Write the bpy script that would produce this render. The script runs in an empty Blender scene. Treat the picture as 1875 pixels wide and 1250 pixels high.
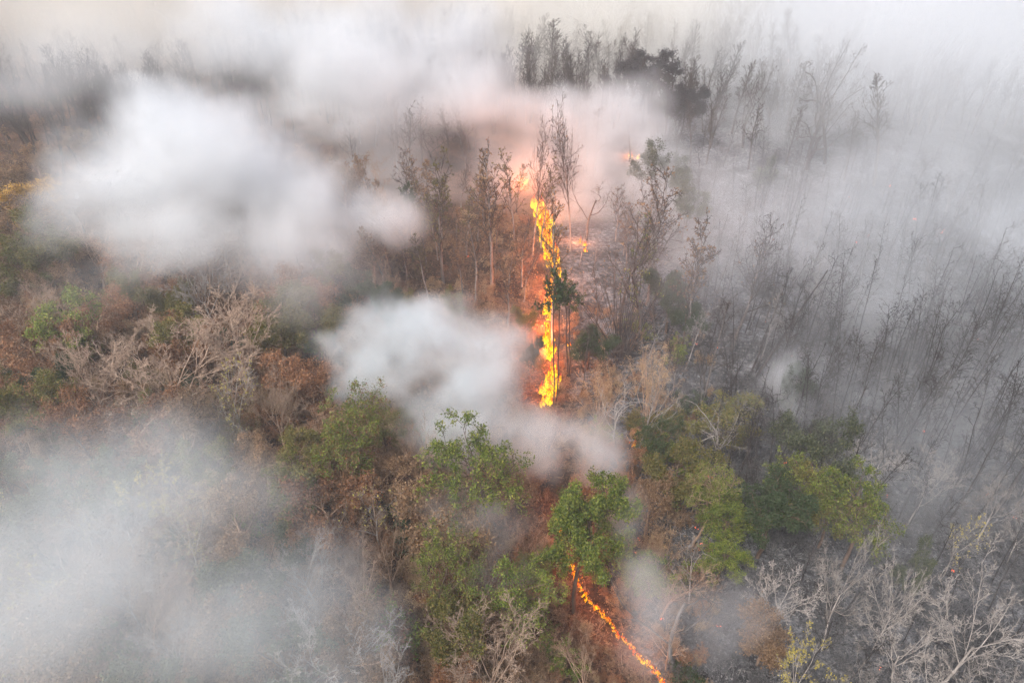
import bpy, math, random
import numpy as np
from mathutils import Vector

S = bpy.context.scene
COL = S.collection
PI = math.pi
R = math.radians

# ---------------------------------------------------------------- camera
CAM_H = 42.0
PITCH = R(32)                       # below the horizon
cam = bpy.data.objects.new('camera', bpy.data.cameras.new('camera'))
COL.objects.link(cam); S.camera = cam
cam.data.sensor_width = 36; cam.data.lens = 24
cam.data.clip_start = 0.5; cam.data.clip_end = 6000
cam.location = (0, 0, CAM_H)
cam.rotation_euler = (PI / 2 - PITCH, 0, 0)
FPX = 1250.0                        # focal length in pixels of the 1875-wide photograph

# ---------------------------------------------------------------- world, sun, exposure
SUN_EL, SUN_AZ = R(52), R(215)      # azimuth clockwise from +Y: behind the camera, to the left
w = bpy.data.worlds.new('World'); S.world = w; w.use_nodes = True
nt = w.node_tree
sky = nt.nodes.new('ShaderNodeTexSky'); sky.sky_type = 'NISHITA'; sky.sun_disc = False
sky.sun_elevation = SUN_EL; sky.sun_rotation = SUN_AZ
sky.dust_density = 6; sky.air_density = 1.0; sky.ozone_density = 0.6
hs = nt.nodes.new('ShaderNodeHueSaturation'); hs.inputs['Saturation'].default_value = 0.85
bg = nt.nodes['Background']; bg.inputs[1].default_value = 0.15
nt.links.new(sky.outputs[0], hs.inputs['Color']); nt.links.new(hs.outputs[0], bg.inputs[0])
sl = bpy.data.lights.new('sun', 'SUN'); sl.energy = 1.5; sl.angle = R(14); sl.color = (1, .99, .98)
sun = bpy.data.objects.new('sun', sl); COL.objects.link(sun)
sd = Vector((math.sin(SUN_AZ) * math.cos(SUN_EL), math.cos(SUN_AZ) * math.cos(SUN_EL), math.sin(SUN_EL)))
sun.rotation_euler = (-sd).to_track_quat('-Z', 'Y').to_euler()
S.view_settings.view_transform = 'Standard'; S.view_settings.look = 'None'
S.view_settings.gamma = 1; S.view_settings.use_curve_mapping = False
S.view_settings.exposure = 0.80
cy = S.cycles
cy.max_bounces = 8; cy.diffuse_bounces = 2; cy.glossy_bounces = 1; cy.transmission_bounces = 2
cy.volume_bounces = 4; cy.transparent_max_bounces = 24; cy.caustics_reflective = False; cy.caustics_refractive = False
cy.sample_clamp_indirect = 4; cy.use_denoising = True
cy.volume_max_steps = 256
cy.use_adaptive_sampling = True; cy.adaptive_threshold = .035; cy.adaptive_min_samples = 24

# ---------------------------------------------------------------- terrain and pixel helpers
_rt = np.random.RandomState(5)
_TW = [(_rt.uniform(-1, 1, 2) * f, _rt.uniform(0, 6.28), a) for f, a in
       ((.05, .7), (.08, .5), (.13, .3), (.2, .2), (.33, .10), (.5, .07), (.9, .04))]
def terrain(x, y):
    x = np.asarray(x, float); y = np.asarray(y, float)
    z = np.zeros(np.broadcast(x, y).shape)
    for (k, ph, a) in _TW:
        z = z + a * np.sin(k[0] * x + k[1] * y + ph)
    r = np.maximum(0, y - 95)
    z = z + np.where(r < 60, .06 * r * r / 60, .12 * r - 3.6)
    z = z + 0.03 * np.maximum(0, -x - 20) * np.clip((y - 40) / 60, 0, 1)
    return z
cs, sn = math.cos(PITCH), math.sin(PITCH)
def ray(px, py):
    u = (px - 937.5) / FPX; v = (py - 625) / FPX
    d = np.array((u, cs - v * sn, -sn - v * cs))
    return d / np.linalg.norm(d)
def hit(px, py, h=0.0):
    """world point under the pixel on the surface h metres above the ground"""
    d = ray(px, py); t = 8.0
    while t < 900:
        x, y, z = d[0] * t, d[1] * t, CAM_H + d[2] * t
        g = float(terrain(x, y)) + h
        if z <= g: break
        t += max(.03, (z - g) * .8 / max(-d[2], .25) * .5)
    return np.array((x, y, g - h))
def project(x, y, z):
    dy, dz = y, z - CAM_H
    depth = dy * cs - dz * sn
    up = dy * sn + dz * cs
    return 937.5 + FPX * x / depth, 625 - FPX * up / depth, depth

# ---------------------------------------------------------------- materials
def new_mat(name):
    m = bpy.data.materials.new(name); m.use_nodes = True
    return m, m.node_tree.nodes, m.node_tree.links, m.node_tree.nodes['Principled BSDF']
def ramp(N, stops):
    r = N.new('ShaderNodeValToRGB'); e = r.color_ramp.elements
    e[0].position, e[0].color = stops[0][0], (*stops[0][1], 1)
    e[1].position, e[1].color = stops[1][0], (*stops[1][1], 1)
    for p, c in stops[2:]:
        q = e.new(p); q.color = (*c, 1)
    return r
def bark_mat(name, dark, light, scale=2.5, char=0.0):
    m, N, L, b = new_mat(name)
    tc = N.new('ShaderNodeTexCoord'); mp = N.new('ShaderNodeMapping'); mp.inputs['Scale'].default_value = (1, 1, .25)
    L.new(tc.outputs['Object'], mp.inputs[0])
    n = N.new('ShaderNodeTexNoise'); n.inputs['Scale'].default_value = scale; n.inputs['Detail'].default_value = 5
    L.new(mp.outputs[0], n.inputs['Vector'])
    r = ramp(N, [(.34, dark), (.66, light)]); L.new(n.outputs[0], r.inputs[0])
    oi = N.new('ShaderNodeObjectInfo'); mr = N.new('ShaderNodeMapRange'); mr.inputs['To Min'].default_value = .7; mr.inputs['To Max'].default_value = 1.25
    L.new(oi.outputs['Random'], mr.inputs[0])
    hv = N.new('ShaderNodeHueSaturation'); L.new(r.outputs[0], hv.inputs['Color']); L.new(mr.outputs[0], hv.inputs['Value'])
    out = hv.outputs[0]
    if char:                        # soot on the lower trunk: a real stain left by the ground fire
        sp = N.new('ShaderNodeSeparateXYZ'); L.new(tc.outputs['Object'], sp.inputs[0])
        m2 = N.new('ShaderNodeMapRange'); m2.inputs['From Min'].default_value = char; m2.inputs['From Max'].default_value = 0
        L.new(sp.outputs[2], m2.inputs[0])
        mx = N.new('ShaderNodeMix'); mx.data_type = 'RGBA'; L.new(m2.outputs[0], mx.inputs[0])
        L.new(out, mx.inputs[6]); mx.inputs[7].default_value = (.012, .012, .013, 1); out = mx.outputs[2]
    L.new(out, b.inputs['Base Color']); b.inputs['Roughness'].default_value = .9
    b.inputs['Specular IOR Level'].default_value = .15
    return m
def leaf_mat(name, cols, trans=.35):
    m, N, L, b = new_mat(name)
    at = N.new('ShaderNodeAttribute'); at.attribute_name = 'tint'
    k = len(cols)
    r = ramp(N, [(i / (k - 1), c) for i, c in enumerate(cols)]); L.new(at.outputs['Fac'], r.inputs[0])
    oi = N.new('ShaderNodeObjectInfo'); mr = N.new('ShaderNodeMapRange'); mr.inputs['To Min'].default_value = .8; mr.inputs['To Max'].default_value = 1.25
    L.new(oi.outputs['Random'], mr.inputs[0])
    hv = N.new('ShaderNodeHueSaturation'); L.new(r.outputs[0], hv.inputs['Color']); L.new(mr.outputs[0], hv.inputs['Value'])
    L.new(hv.outputs[0], b.inputs['Base Color']); b.inputs['Roughness'].default_value = .55
    b.inputs['Specular IOR Level'].default_value = .3
    tr = N.new('ShaderNodeBsdfTranslucent'); L.new(hv.outputs[0], tr.inputs[0])
    ms = N.new('ShaderNodeMixShader'); ms.inputs[0].default_value = trans
    L.new(b.outputs[0], ms.inputs[1]); L.new(tr.outputs[0], ms.inputs[2])
    L.new(ms.outputs[0], N['Material Output'].inputs[0])
    return m
M = {}
M['pale'] = bark_mat('pale_bark', (.21, .188, .17), (.41, .375, .345))
M['tanbark'] = bark_mat('tan_bark', (.21, .135, .09), (.42, .29, .205))
M['grey'] = bark_mat('grey_bark', (.05, .044, .042), (.15, .135, .125), char=2.5)
M['ashy'] = bark_mat('ashy_bark', (.12, .115, .115), (.30, .285, .275), char=1.6)
M['twig'] = bark_mat('dark_twig_bark', (.028, .022, .020), (.085, .068, .060))
M['sootbark'] = bark_mat('soot_grey_bark', (.04, .04, .042), (.15, .145, .145))
M['fanbark'] = bark_mat('pale_tan_bark', (.24, .165, .12), (.46, .34, .255))
M['dark'] = bark_mat('charred_bark', (.018, .016, .016), (.06, .052, .05))
M['brownbark'] = bark_mat('brown_bark', (.07, .045, .032), (.17, .12, .09))
M['green'] = leaf_mat('green_leaf', [(.026, .048, .010), (.08, .125, .018), (.18, .22, .032), (.36, .35, .07)])
M['deep'] = leaf_mat('deep_green_leaf', [(.015, .028, .012), (.035, .06, .02), (.06, .09, .03)])
M['bright'] = leaf_mat('bright_green_leaf', [(.035, .055, .012), (.10, .14, .022), (.19, .23, .035), (.38, .38, .08)])
M['olive'] = leaf_mat('olive_leaf', [(.05, .05, .015), (.10, .10, .025), (.17, .15, .04), (.22, .13, .04)])
M['rust'] = leaf_mat('rust_leaf', [(.08, .036, .018), (.18, .078, .036), (.28, .135, .062), (.36, .21, .11)])
M['brown'] = leaf_mat('brown_leaf', [(.07, .042, .022), (.16, .095, .05), (.28, .175, .095), (.38, .26, .15)])
M['tan'] = leaf_mat('tan_leaf', [(.17, .11, .055), (.32, .22, .12), (.46, .33, .19), (.52, .40, .25)])
M['yellow'] = leaf_mat('yellow_leaf', [(.28, .24, .05), (.48, .40, .08), (.60, .50, .16)])
M['gold'] = leaf_mat('gold_leaf', [(.22, .12, .03), (.42, .25, .05), (.52, .33, .08)])
M['soot'] = leaf_mat('sooty_leaf', [(.010, .009, .010), (.022, .020, .022), (.05, .046, .05)], .15)
M['greygreen'] = leaf_mat('grey_green_leaf', [(.035, .045, .03), (.07, .085, .05), (.12, .14, .075), (.22, .21, .10)])
M['ashleaf'] = leaf_mat('ash_grey_leaf', [(.022, .022, .024), (.06, .06, .064), (.14, .14, .145), (.24, .225, .215)], .1)

# ---------------------------------------------------------------- object helpers
def tag(o, label=None, cat=None, group=None, kind=None):
    if label: o['label'] = label
    if cat: o['category'] = cat
    if group: o['group'] = group
    if kind: o['kind'] = kind
    return o
def link(name, me, parent=None):
    o = bpy.data.objects.new(name, me); COL.objects.link(o)
    if parent: o.parent = parent
    return o
def empty(name, loc=(0, 0, 0), rz=0.0):
    o = bpy.data.objects.new(name, None); COL.objects.link(o)
    o.location = loc; o.rotation_euler = (0, 0, rz); o.empty_display_size = .5
    return o
def mesh_np(name, V, F, mats, tint=None, mi=None, smooth=False):
    """V (n,3), F (m,k) with k = 3 or 4"""
    me = bpy.data.meshes.new(name)
    V = np.ascontiguousarray(V, np.float32); F = np.ascontiguousarray(F, np.int32)
    me.vertices.add(len(V)); me.vertices.foreach_set('co', V.ravel())
    k = F.shape[1]
    me.loops.add(F.size); me.loops.foreach_set('vertex_index', F.ravel())
    me.polygons.add(len(F)); me.polygons.foreach_set('loop_start', np.arange(0, F.size, k, dtype=np.int32))
    if smooth: me.polygons.foreach_set('use_smooth', np.ones(len(F), bool))
    for m in mats: me.materials.append(m)
    if mi is not None: me.polygons.foreach_set('material_index', np.ascontiguousarray(mi, np.int32))
    if tint is not None:
        a = me.attributes.new('tint', 'FLOAT', 'POINT'); a.data.foreach_set('value', np.ascontiguousarray(tint, np.float32))
    me.update(calc_edges=True)
    return me

# ---------------------------------------------------------------- tree generator (vectorised, level by level)
def unit(v): return v / np.maximum(np.linalg.norm(v, axis=-1, keepdims=True), 1e-9)
def lines(rng, P0, D, Ln, K, wig, up, drop=0.0):
    n = len(P0); P = np.zeros((n, K, 3)); P[:, 0] = P0; d = unit(D)
    st = (Ln / (K - 1))[:, None]
    for k in range(1, K):
        d = d + rng.normal(0, wig, (n, 3)); d[:, 2] += up - drop * k / K
        d = unit(d); P[:, k] = P[:, k - 1] + d * st
    return P
def tube(P, r0, tip, Sd):
    n, K, _ = P.shape
    T = np.gradient(P, axis=1); T = unit(T)
    ref = np.where(np.abs(T[..., 2:3]) > .9, np.array((1., 0, 0)), np.array((0, 0, 1.)))
    U = unit(np.cross(T, ref)); W = np.cross(T, U)
    a = np.arange(Sd) * 2 * PI / Sd
    t = np.linspace(0, 1, K)
    rad = r0[:, None] * (1 - (1 - tip) * t[None, :])
    ring = (U[:, :, None] * np.cos(a)[None, None, :, None] + W[:, :, None] * np.sin(a)[None, None, :, None])
    V = P[:, :, None] + ring * rad[:, :, None, None]
    idx = np.arange(n * K * Sd).reshape(n, K, Sd)
    A = idx[:, :-1]; B = np.roll(A, -1, 2); C = idx[:, 1:]; D_ = np.roll(C, -1, 2)
    F = np.stack((A, B, D_, C), -1).reshape(-1, 4)
    return V.reshape(-1, 3), F
def children(rng, P, Ln, r0, tip, sp):
    n, K, _ = P.shape; c = sp['n']
    t = sp['t'][0] + (sp['t'][1] - sp['t'][0]) * (np.arange(c)[None] + rng.uniform(0, 1, (n, c))) / c
    f = t * (K - 1); i = np.minimum(f.astype(int), K - 2); fr = (f - i)[..., None]
    rows = np.arange(n)[:, None]
    A = P[rows, i]; B = P[rows, i + 1]
    pos = A + (B - A) * fr; T = unit(B - A)
    ref = np.where(np.abs(T[..., 2:3]) > .9, np.array((1., 0, 0)), np.array((0, 0, 1.)))
    U = unit(np.cross(T, ref)); W = np.cross(T, U)
    phi = (rng.uniform(0, 6.28, (n, 1)) + np.arange(c)[None] * 2.4 + rng.normal(0, .35, (n, c)))[..., None]
    an = np.radians(rng.normal(sp['a'], sp.get('as', 9), (n, c)))[..., None]
    D = np.cos(an) * T + np.sin(an) * (np.cos(phi) * U + np.sin(phi) * W)
    D[..., 2] += sp.get('lift', 0)
    tt = (t - sp['t'][0]) / max(1e-6, sp['t'][1] - sp['t'][0])
    L2 = Ln[:, None] * sp['l'] * (1 + (sp.get('fall', .5) - 1) * tt) * rng.uniform(.65, 1.3, (n, c))
    rp = r0[:, None] * (1 - (1 - tip) * t)
    r2 = np.minimum(rp * .85, rp * sp['r'] * rng.uniform(.8, 1.15, (n, c)))
    keep = rng.uniform(0, 1, n * c) > sp.get('skip', .08)
    return pos.reshape(-1, 3)[keep], D.reshape(-1, 3)[keep], L2.ravel()[keep], np.maximum(r2.ravel()[keep], sp.get('rmin', .006))
def leaves(rng, P, per, size, spread, droop=.3, asp=.5, tb=(0., 1.), upb=.6):
    n, K, _ = P.shape; m = n * per
    ti = rng.uniform(.1, 1, (n, per)) * (K - 1); i = np.minimum(ti.astype(int), K - 2); fr = (ti - i)[..., None]
    rows = np.arange(n)[:, None]
    c = (P[rows, i] * (1 - fr) + P[rows, i + 1] * fr).reshape(-1, 3) + rng.normal(0, spread, (m, 3))
    ax = unit(rng.normal(0, 1, (m, 3)) + np.array((0, 0, -droop)))
    nn = unit(rng.normal(0, 1, (m, 3)) + np.array((0, 0, upb)))
    sd = unit(np.cross(ax, nn)); nn = np.cross(sd, ax)
    s = size * rng.uniform(.6, 1.35, (m, 1))
    a = c - ax * s * .5; b = c + ax * s * .5
    l = c + sd * s * asp * .5 + nn * s * .1; r = c - sd * s * asp * .5 + nn * s * .1
    V = np.stack((a, l, b, r), 1).reshape(-1, 3)
    F = np.arange(4 * m).reshape(-1, 4)
    clump = rng.uniform(0, 1, n).repeat(per)
    tn = np.clip(.55 * clump + .45 * rng.uniform(0, 1, m), 0, 1)
    tn = tb[0] + (tb[1] - tb[0]) * tn
    return V, F, np.repeat(tn, 4)
def grow(seed, spec):
    """returns (trunk arrays, crown arrays, leaf arrays)"""
    rng = np.random.RandomState(seed)
    m = spec.get('stems', 1)
    a = rng.uniform(0, 6.28, m); rr = spec.get('base', 0) * np.sqrt(rng.uniform(0, 1, m))
    P0 = np.stack((rr * np.cos(a), rr * np.sin(a), np.full(m, -.3)), 1)
    sp0 = np.tan(np.radians(np.abs(rng.normal(0, spec.get('splay', 3), m))))
    D = np.stack((np.cos(a) * sp0, np.sin(a) * sp0, np.ones(m)), 1)
    if 'lean' in spec: D = D + np.array(spec['lean'])
    Ln = spec['h'] * rng.uniform(*spec.get('hv', (1, 1)), m) * np.ones(m); r0 = np.full(m, spec['r'])
    P = lines(rng, P0, D, Ln, spec.get('K', 12), spec.get('wig', .05), spec.get('up', .02), spec.get('drop', 0))
    tip = spec.get('tip', .25)
    trunk = tube(P, r0, tip, spec.get('S', 7))
    crown = []; n0 = 0; last = P
    lp = [P]
    for li, sp in enumerate(spec['levels']):
        P0, D, Ln, r0 = children(rng, P, Ln, r0, tip, sp)
        if len(P0) == 0: break
        P = lines(rng, P0, D, Ln, sp.get('K', 4), sp.get('wig', .12), sp.get('up', .05), sp.get('drop', 0))
        tip = sp.get('tip', .35)
        crown.append(tube(P, r0, tip, sp.get('S', 3))); lp.append(P)
    CV, CF, off = [], [], 0
    for V, F in crown:
        CV.append(V); CF.append(F + off); off += len(V)
    cr = (np.concatenate(CV), np.concatenate(CF))
    lf = []
    for ls in spec.get('leaves', []):
        Q = lp[ls.get('lvl', -1)]
        if ls.get('frac', 1) < 1:
            Q = Q[rng.uniform(0, 1, len(Q)) < ls['frac']]
        if ls.get('side') is not None:      # foliage kept on one part of the crown only
            sx = Q[:, -1, 0] * ls['side'][0] + Q[:, -1, 1] * ls['side'][1]
            Q = Q[sx > ls['side'][2]]
        if len(Q) == 0: continue
        lf.append(leaves(rng, Q, ls['per'], ls['s'], ls.get('sp', .1), ls.get('droop', .3), ls.get('asp', .5), ls.get('tb', (0, 1)), ls.get('upb', .6)) + (ls['m'],))
    top = max(cr[0][:, 2].max(), P[..., 2].max())
    return trunk, cr, lf, top

LV = dict
def sp_slender(h=15, n=24, dense=1, r=.17, tw=1.0):
    return dict(h=h, r=r, K=13, wig=.045, tip=.15, S=6, levels=[
        LV(n=n, t=(.36, .98), a=40, l=.25, r=.45, fall=.35, K=5, wig=.16, up=.12, S=4, rmin=.025 * tw),
        LV(n=5, t=(.2, .98), a=40, l=.42, r=.6, K=4, wig=.2, up=.06, S=3, rmin=.02 * tw),
        LV(n=4, t=(.2, 1), a=38, l=.5, r=.7, K=3, wig=.2, up=.05, S=3, rmin=.016 * tw),
        LV(n=2 + dense, t=(.2, 1), a=38, l=.55, r=.8, K=3, wig=.18, up=.03, S=3, rmin=.012 * tw)])
def sp_vase(h=6, l1=1.15, n1=7, up=.06, spread=34, fine=3, r=.15):
    return dict(h=h, r=r, K=8, wig=.06, tip=.55, S=7, levels=[
        LV(n=n1, t=(.45, 1), a=spread, l=l1, r=.5, fall=1.0, K=8, wig=.10, up=up, S=5),
        LV(n=7, t=(.25, .98), a=34, l=.5, r=.5, fall=.5, K=5, wig=.13, up=up, S=4),
        LV(n=6, t=(.2, .98), a=34, l=.48, r=.55, K=4, wig=.15, up=up * .6, S=3, rmin=.014),
        LV(n=5, t=(.15, 1), a=34, l=.5, r=.6, K=3, wig=.15, up=.03, S=3, rmin=.010),
        LV(n=fine, t=(.15, 1), a=36, l=.55, r=.7, K=3, wig=.15, up=.02, S=3, rmin=.007)])
def thick(sp, k):
    sp = dict(sp); sp['r'] *= k; sp['levels'] = [dict(l, rmin=max(l.get('rmin', .006), .012) * k) for l in sp['levels']]
    return sp
def sp_crooked(h=7, l1=1.0, n1=6):
    return dict(h=h, r=.2, K=9, wig=.13, tip=.55, S=6, levels=[
        LV(n=n1, t=(.35, 1), a=44, l=l1, r=.5, fall=.9, K=8, wig=.24, up=.07, S=5),
        LV(n=6, t=(.25, .98), a=42, l=.45, r=.5, fall=.6, K=5, wig=.26, up=.04, S=4),
        LV(n=5, t=(.2, .98), a=42, l=.5, r=.55, K=4, wig=.28, up=.03, S=3, rmin=.015),
        LV(n=4, t=(.15, 1), a=42, l=.5, r=.6, K=3, wig=.25, up=.02, S=3, rmin=.010)])
def sp_leafy(h=7.5, l1=.62, n1=8, leaf='green', per=7, s=.15, spread=48, frac=.85, extra=None, sp=.12):
    d = sp_vase(h, l1, n1, .03, spread, 3, .19)
    d['levels'][2]['n'] = 5; d['levels'][3]['n'] = 4
    d['leaves'] = [LV(lvl=-1, per=per + 1, s=s * 1.2, m=leaf, frac=frac, sp=.26, asp=.6, upb=1.3), LV(lvl=-2, per=3, s=s * 1.2, m=leaf, frac=frac, sp=.3, asp=.6, upb=1.3)]
    if extra: d['leaves'] += extra
    return d
def sp_bamboo(h=9, stems=42, splay=16, per=8, leaf='tan', s=.15, asp=.22, r=.035, drop=.5, twigs=11):
    return dict(h=h, stems=stems, base=.7, splay=splay, hv=(.6, 1.1), r=r, K=9, wig=.035, up=0, drop=drop * .12, tip=.2, S=4, levels=[
        LV(n=twigs, t=(.35, 1), a=50, l=.15, r=.4, fall=.5, K=3, wig=.12, up=.02, S=3, rmin=.008),
        LV(n=3, t=(.2, 1), a=42, l=.5, r=.6, K=3, wig=.15, S=3, rmin=.006)],
        leaves=[LV(per=per, s=s, m=leaf, asp=asp, sp=.10, droop=.5)] if per else [])
def sp_shrub(h=2.6, stems=9, leaf='brown', per=5, s=.12, splay=30, asp=.5):
    return dict(h=h, stems=stems, base=.5, splay=splay, hv=(.6, 1.15), r=.03, K=5, wig=.1, up=.03, tip=.3, S=4, levels=[
        LV(n=7, t=(.25, 1), a=40, l=.45, r=.5, K=4, wig=.16, up=.03, S=3, rmin=.010),
        LV(n=5, t=(.2, 1), a=40, l=.5, r=.6, K=3, wig=.18, S=3, rmin=.007),
        LV(n=2, t=(.2, 1), a=40, l=.6, r=.6, K=3, wig=.18, S=3, rmin=.006)],
        leaves=[LV(per=per, s=s, m=leaf, sp=.08, asp=asp)] if per else [])

# prototypes: kind -> list of (trunk mesh, crown mesh, [(foliage mesh)], height)
PROTO = {}
def proto(kind, name, bark, specs, seed0, crown_bark=None):
    out = []
    for i, spx in enumerate(specs):
        tr, cr, lf, top = grow(seed0 + i * 7, spx)
        tm = mesh_np('trunk', tr[0], tr[1], [M[bark]], smooth=True)
        cm = mesh_np('crown', cr[0], cr[1], [M[crown_bark or bark]], smooth=True)
        fm = None
        if lf:
            VV, FF, TT, MM, mats, off = [], [], [], [], [], 0
            for (V, F, T, mk) in lf:
                if mk not in mats: mats.append(mk)
                VV.append(V); FF.append(F + off); TT.append(T); MM.append(np.full(len(F), mats.index(mk))); off += len(V)
            fm = mesh_np('foliage', np.concatenate(VV), np.concatenate(FF), [M[k] for k in mats], np.concatenate(TT), np.concatenate(MM))
        rad = np.percentile(np.hypot(cr[0][:, 0], cr[0][:, 1]), 93)
        out.append((tm, cm, fm, top, rad))
    PROTO[kind] = (name, out)
proto('slender', 'bare_tree', 'grey', [sp_slender(15, 24), sp_slender(14, 20), sp_slender(16, 28)], 11, 'twig')
proto('farslender', 'bare_tree', 'twig', [sp_slender(15, 26, 1, .24, 2.0), sp_slender(14, 22, 1, .24, 2.0), sp_slender(16, 30, 1, .26, 2.0)], 41)
sp_b = [sp_slender(13, 26), sp_slender(14, 30)]
for q in sp_b: q['leaves'] = [LV(per=2, s=.26, m='brown', frac=.55, sp=.08)]
proto('slender_leaf', 'sparse_tree', 'grey', sp_b, 61, 'twig')
M['rowbark'] = bark_mat('weathered_grey_bark', (.11, .095, .088), (.28, .25, .235))
def sp_pole(h, n, r, l=.17):
    d = sp_slender(h, n, 0, r, .9); d['wig'] = .03
    d['levels'][0].update(t=(.35, .98), l=l, a=42, up=.05, wig=.22, fall=.5); d['levels'][1].update(l=.5, n=4)
    return d
def sp_row(h, n, leaf, frac, l=.3):
    d = sp_slender(h, n, 1, .21, 1.55); d['wig'] = .06
    d['levels'][0].update(t=(.28, .98), l=l, a=34, up=.16, fall=.4, wig=.2); d['levels'][1]['l'] = .48
    d['leaves'] = [LV(per=2, s=.3, m=leaf, frac=frac, sp=.08)]
    return d
proto('row', 'bare_tree', 'rowbark', [sp_row(15, 26, 'olive', .22), sp_row(14, 30, 'brown', .3), sp_row(16, 24, 'brown', .04, .36), sp_row(15, 22, 'brown', .2, .34)], 511, 'twig')
proto('pole', 'bare_tree', 'dark', [sp_pole(13, 15, .10), sp_pole(12, 20, .09, .2), sp_pole(14, 13, .12, .15), sp_pole(11, 24, .08, .19), sp_pole(13, 9, .10, .12), sp_pole(12, 26, .09, .22)], 81)
proto('ashpole', 'bare_tree', 'ashy', [sp_slender(12, 18, 1, .09, .7), sp_slender(11, 22, 1, .08, .7), sp_slender(13, 16, 1, .10, .7)], 91)
proto('vase', 'bare_tree', 'tanbark', [sp_vase(5.5), sp_vase(5, 1.25, 8, .08, 38), sp_vase(6, 1.0, 7, .05, 30)], 101)
proto('palevase', 'bare_tree', 'pale', [thick(sp_vase(6, .95, 7, .05, 38, 3, .10), 1.35), thick(sp_vase(7, .8, 8, .04, 36, 3, .10), 1.35), thick(sp_vase(5, 1.1, 7, .05, 42, 3, .10), 1.35)], 121)
proto('fan', 'bare_tree', 'fanbark', [thick(sp_vase(4.5, 1.5, 9, .06, 36, 4, .13), 1.4), thick(sp_vase(4, 1.7, 10, .07, 40, 4, .12), 1.4), thick(sp_vase(5, 1.3, 9, .06, 34, 4, .12), 1.4)], 101)
proto('farfan', 'bare_tree', 'twig', [thick(sp_vase(5.5, 1.2, 8, .08, 32, 2), 2.2), thick(sp_vase(6, 1.1, 7, .08, 30, 2), 2.2)], 105)
proto('farcrooked', 'bare_tree', 'twig', [thick(sp_crooked(), 1.8), thick(sp_crooked(8, .9, 7), 1.8), thick(sp_crooked(6, 1.2, 6), 1.8)], 141)
proto('crooked', 'bare_tree', 'grey', [sp_crooked(), sp_crooked(8, .9, 7), sp_crooked(6, 1.2, 6)], 141)
proto('palecrooked', 'bare_tree', 'pale', [sp_crooked(6, 1.0, 7), sp_crooked(7, .85, 8)], 151)
proto('green', 'leafy_tree', 'brownbark', [sp_leafy(7.5, .62, 8, 'green', 6, .17), sp_leafy(7, .66, 7, 'green', 7, .16, 52)], 161)
proto('greenopen', 'leafy_tree', 'brownbark', [sp_leafy(7.5, .7, 7, 'green', 5, .17, 45, .6), sp_leafy(7, .75, 8, 'bright', 5, .17, 48, .55)], 171)
def sp_dome(leaf, per=6, frac=.9, s=.19, n1=13, l1=.34, h=8.5, extra=None):
    return dict(h=h, r=.17, K=9, wig=.09, up=.02, tip=.4, S=6, levels=[
        LV(n=n1, t=(.55, 1), a=58, l=l1, r=.5, fall=.85, K=6, wig=.17, up=.05, S=4, skip=0, rmin=.03),
        LV(n=7, t=(.25, 1), a=45, l=.52, r=.55, fall=.7, K=4, wig=.2, up=.03, S=3, rmin=.02),
        LV(n=5, t=(.2, 1), a=45, l=.55, r=.6, K=3, wig=.2, up=.02, S=3, rmin=.013),
        LV(n=6, t=(.1, 1), a=45, l=.65, r=.6, K=3, wig=.2, up=.02, S=3, rmin=.009)],
        leaves=[LV(lvl=-1, per=per + 2, s=s * .74, m=leaf, frac=frac, sp=.13, asp=.6, upb=1.4)] + (extra or []))
proto('dome', 'leafy_tree', 'brownbark', [sp_dome('green', 9, 1.0), sp_dome('green', 7, .85)], 411)
proto('domeopen', 'leafy_tree', 'brownbark', [sp_dome('green', 7, .5, l1=.42), sp_dome('bright', 7, .42, l1=.42, extra=[LV(lvl=-2, per=2, s=.17, m='olive', frac=.5, sp=.15)])], 421)
proto('domebright', 'leafy_tree', 'tanbark', [sp_dome('bright', 7, .34, l1=.42, extra=[LV(lvl=-1, per=3, s=.13, m='green', frac=.15, sp=.1)]), sp_dome('bright', 7, .5, l1=.4, extra=[LV(lvl=-1, per=3, s=.16, m='rust', frac=.3, sp=.12)])], 431)
proto('domedeep', 'leafy_tree', 'brownbark', [sp_dome('deep', 8, .85, l1=.36), sp_dome('deep', 7, .7, l1=.4)], 441)
q3 = thick(sp_crooked(7, .9, 7), 1.3); q3['leaves'] = [LV(lvl=-1, per=5, s=.17, m='bright', frac=.16, sp=.1), LV(lvl=-1, per=2, s=.17, m='brown', frac=.12, sp=.1)]
proto('sparsegreen', 'sparse_tree', 'grey', [q3], 451, 'twig')
proto('bright', 'leafy_tree', 'tanbark', [sp_leafy(7, .6, 7, 'bright', 6, .17, 50, .75, [LV(lvl=-1, per=2, s=.14, m='rust', frac=.25)])], 181)
proto('deep', 'leafy_tree', 'brownbark', [sp_leafy(6.5, .5, 8, 'deep', 8, .17, 50, .9), sp_leafy(7, .5, 8, 'deep', 7, .18, 48, .85)], 191)
proto('olive', 'leafy_tree', 'brownbark', [sp_leafy(7, .6, 8, 'olive', 6, .17, 48, .8), sp_leafy(7, .6, 8, 'olive', 6, .17, 48, .6, [LV(lvl=-1, per=4, s=.16, m='green', frac=.3)])], 201)
proto('rust', 'dry_leafed_tree', 'tanbark', [sp_leafy(6, .7, 8, 'rust', 4, .17, 48, .55), sp_leafy(5.5, .75, 8, 'rust', 4, .17, 50, .65)], 211)
proto('brown', 'dry_leafed_tree', 'tanbark', [sp_leafy(6, .7, 8, 'brown', 4, .17, 48, .55), sp_leafy(6.5, .6, 8, 'brown', 4, .17, 46, .7)], 221)
q = sp_vase(6, .95, 6, .05, 33, 2); q['leaves'] = [LV(lvl=-1, per=2, s=.24, m='yellow', frac=.14, sp=.05)]
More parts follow.
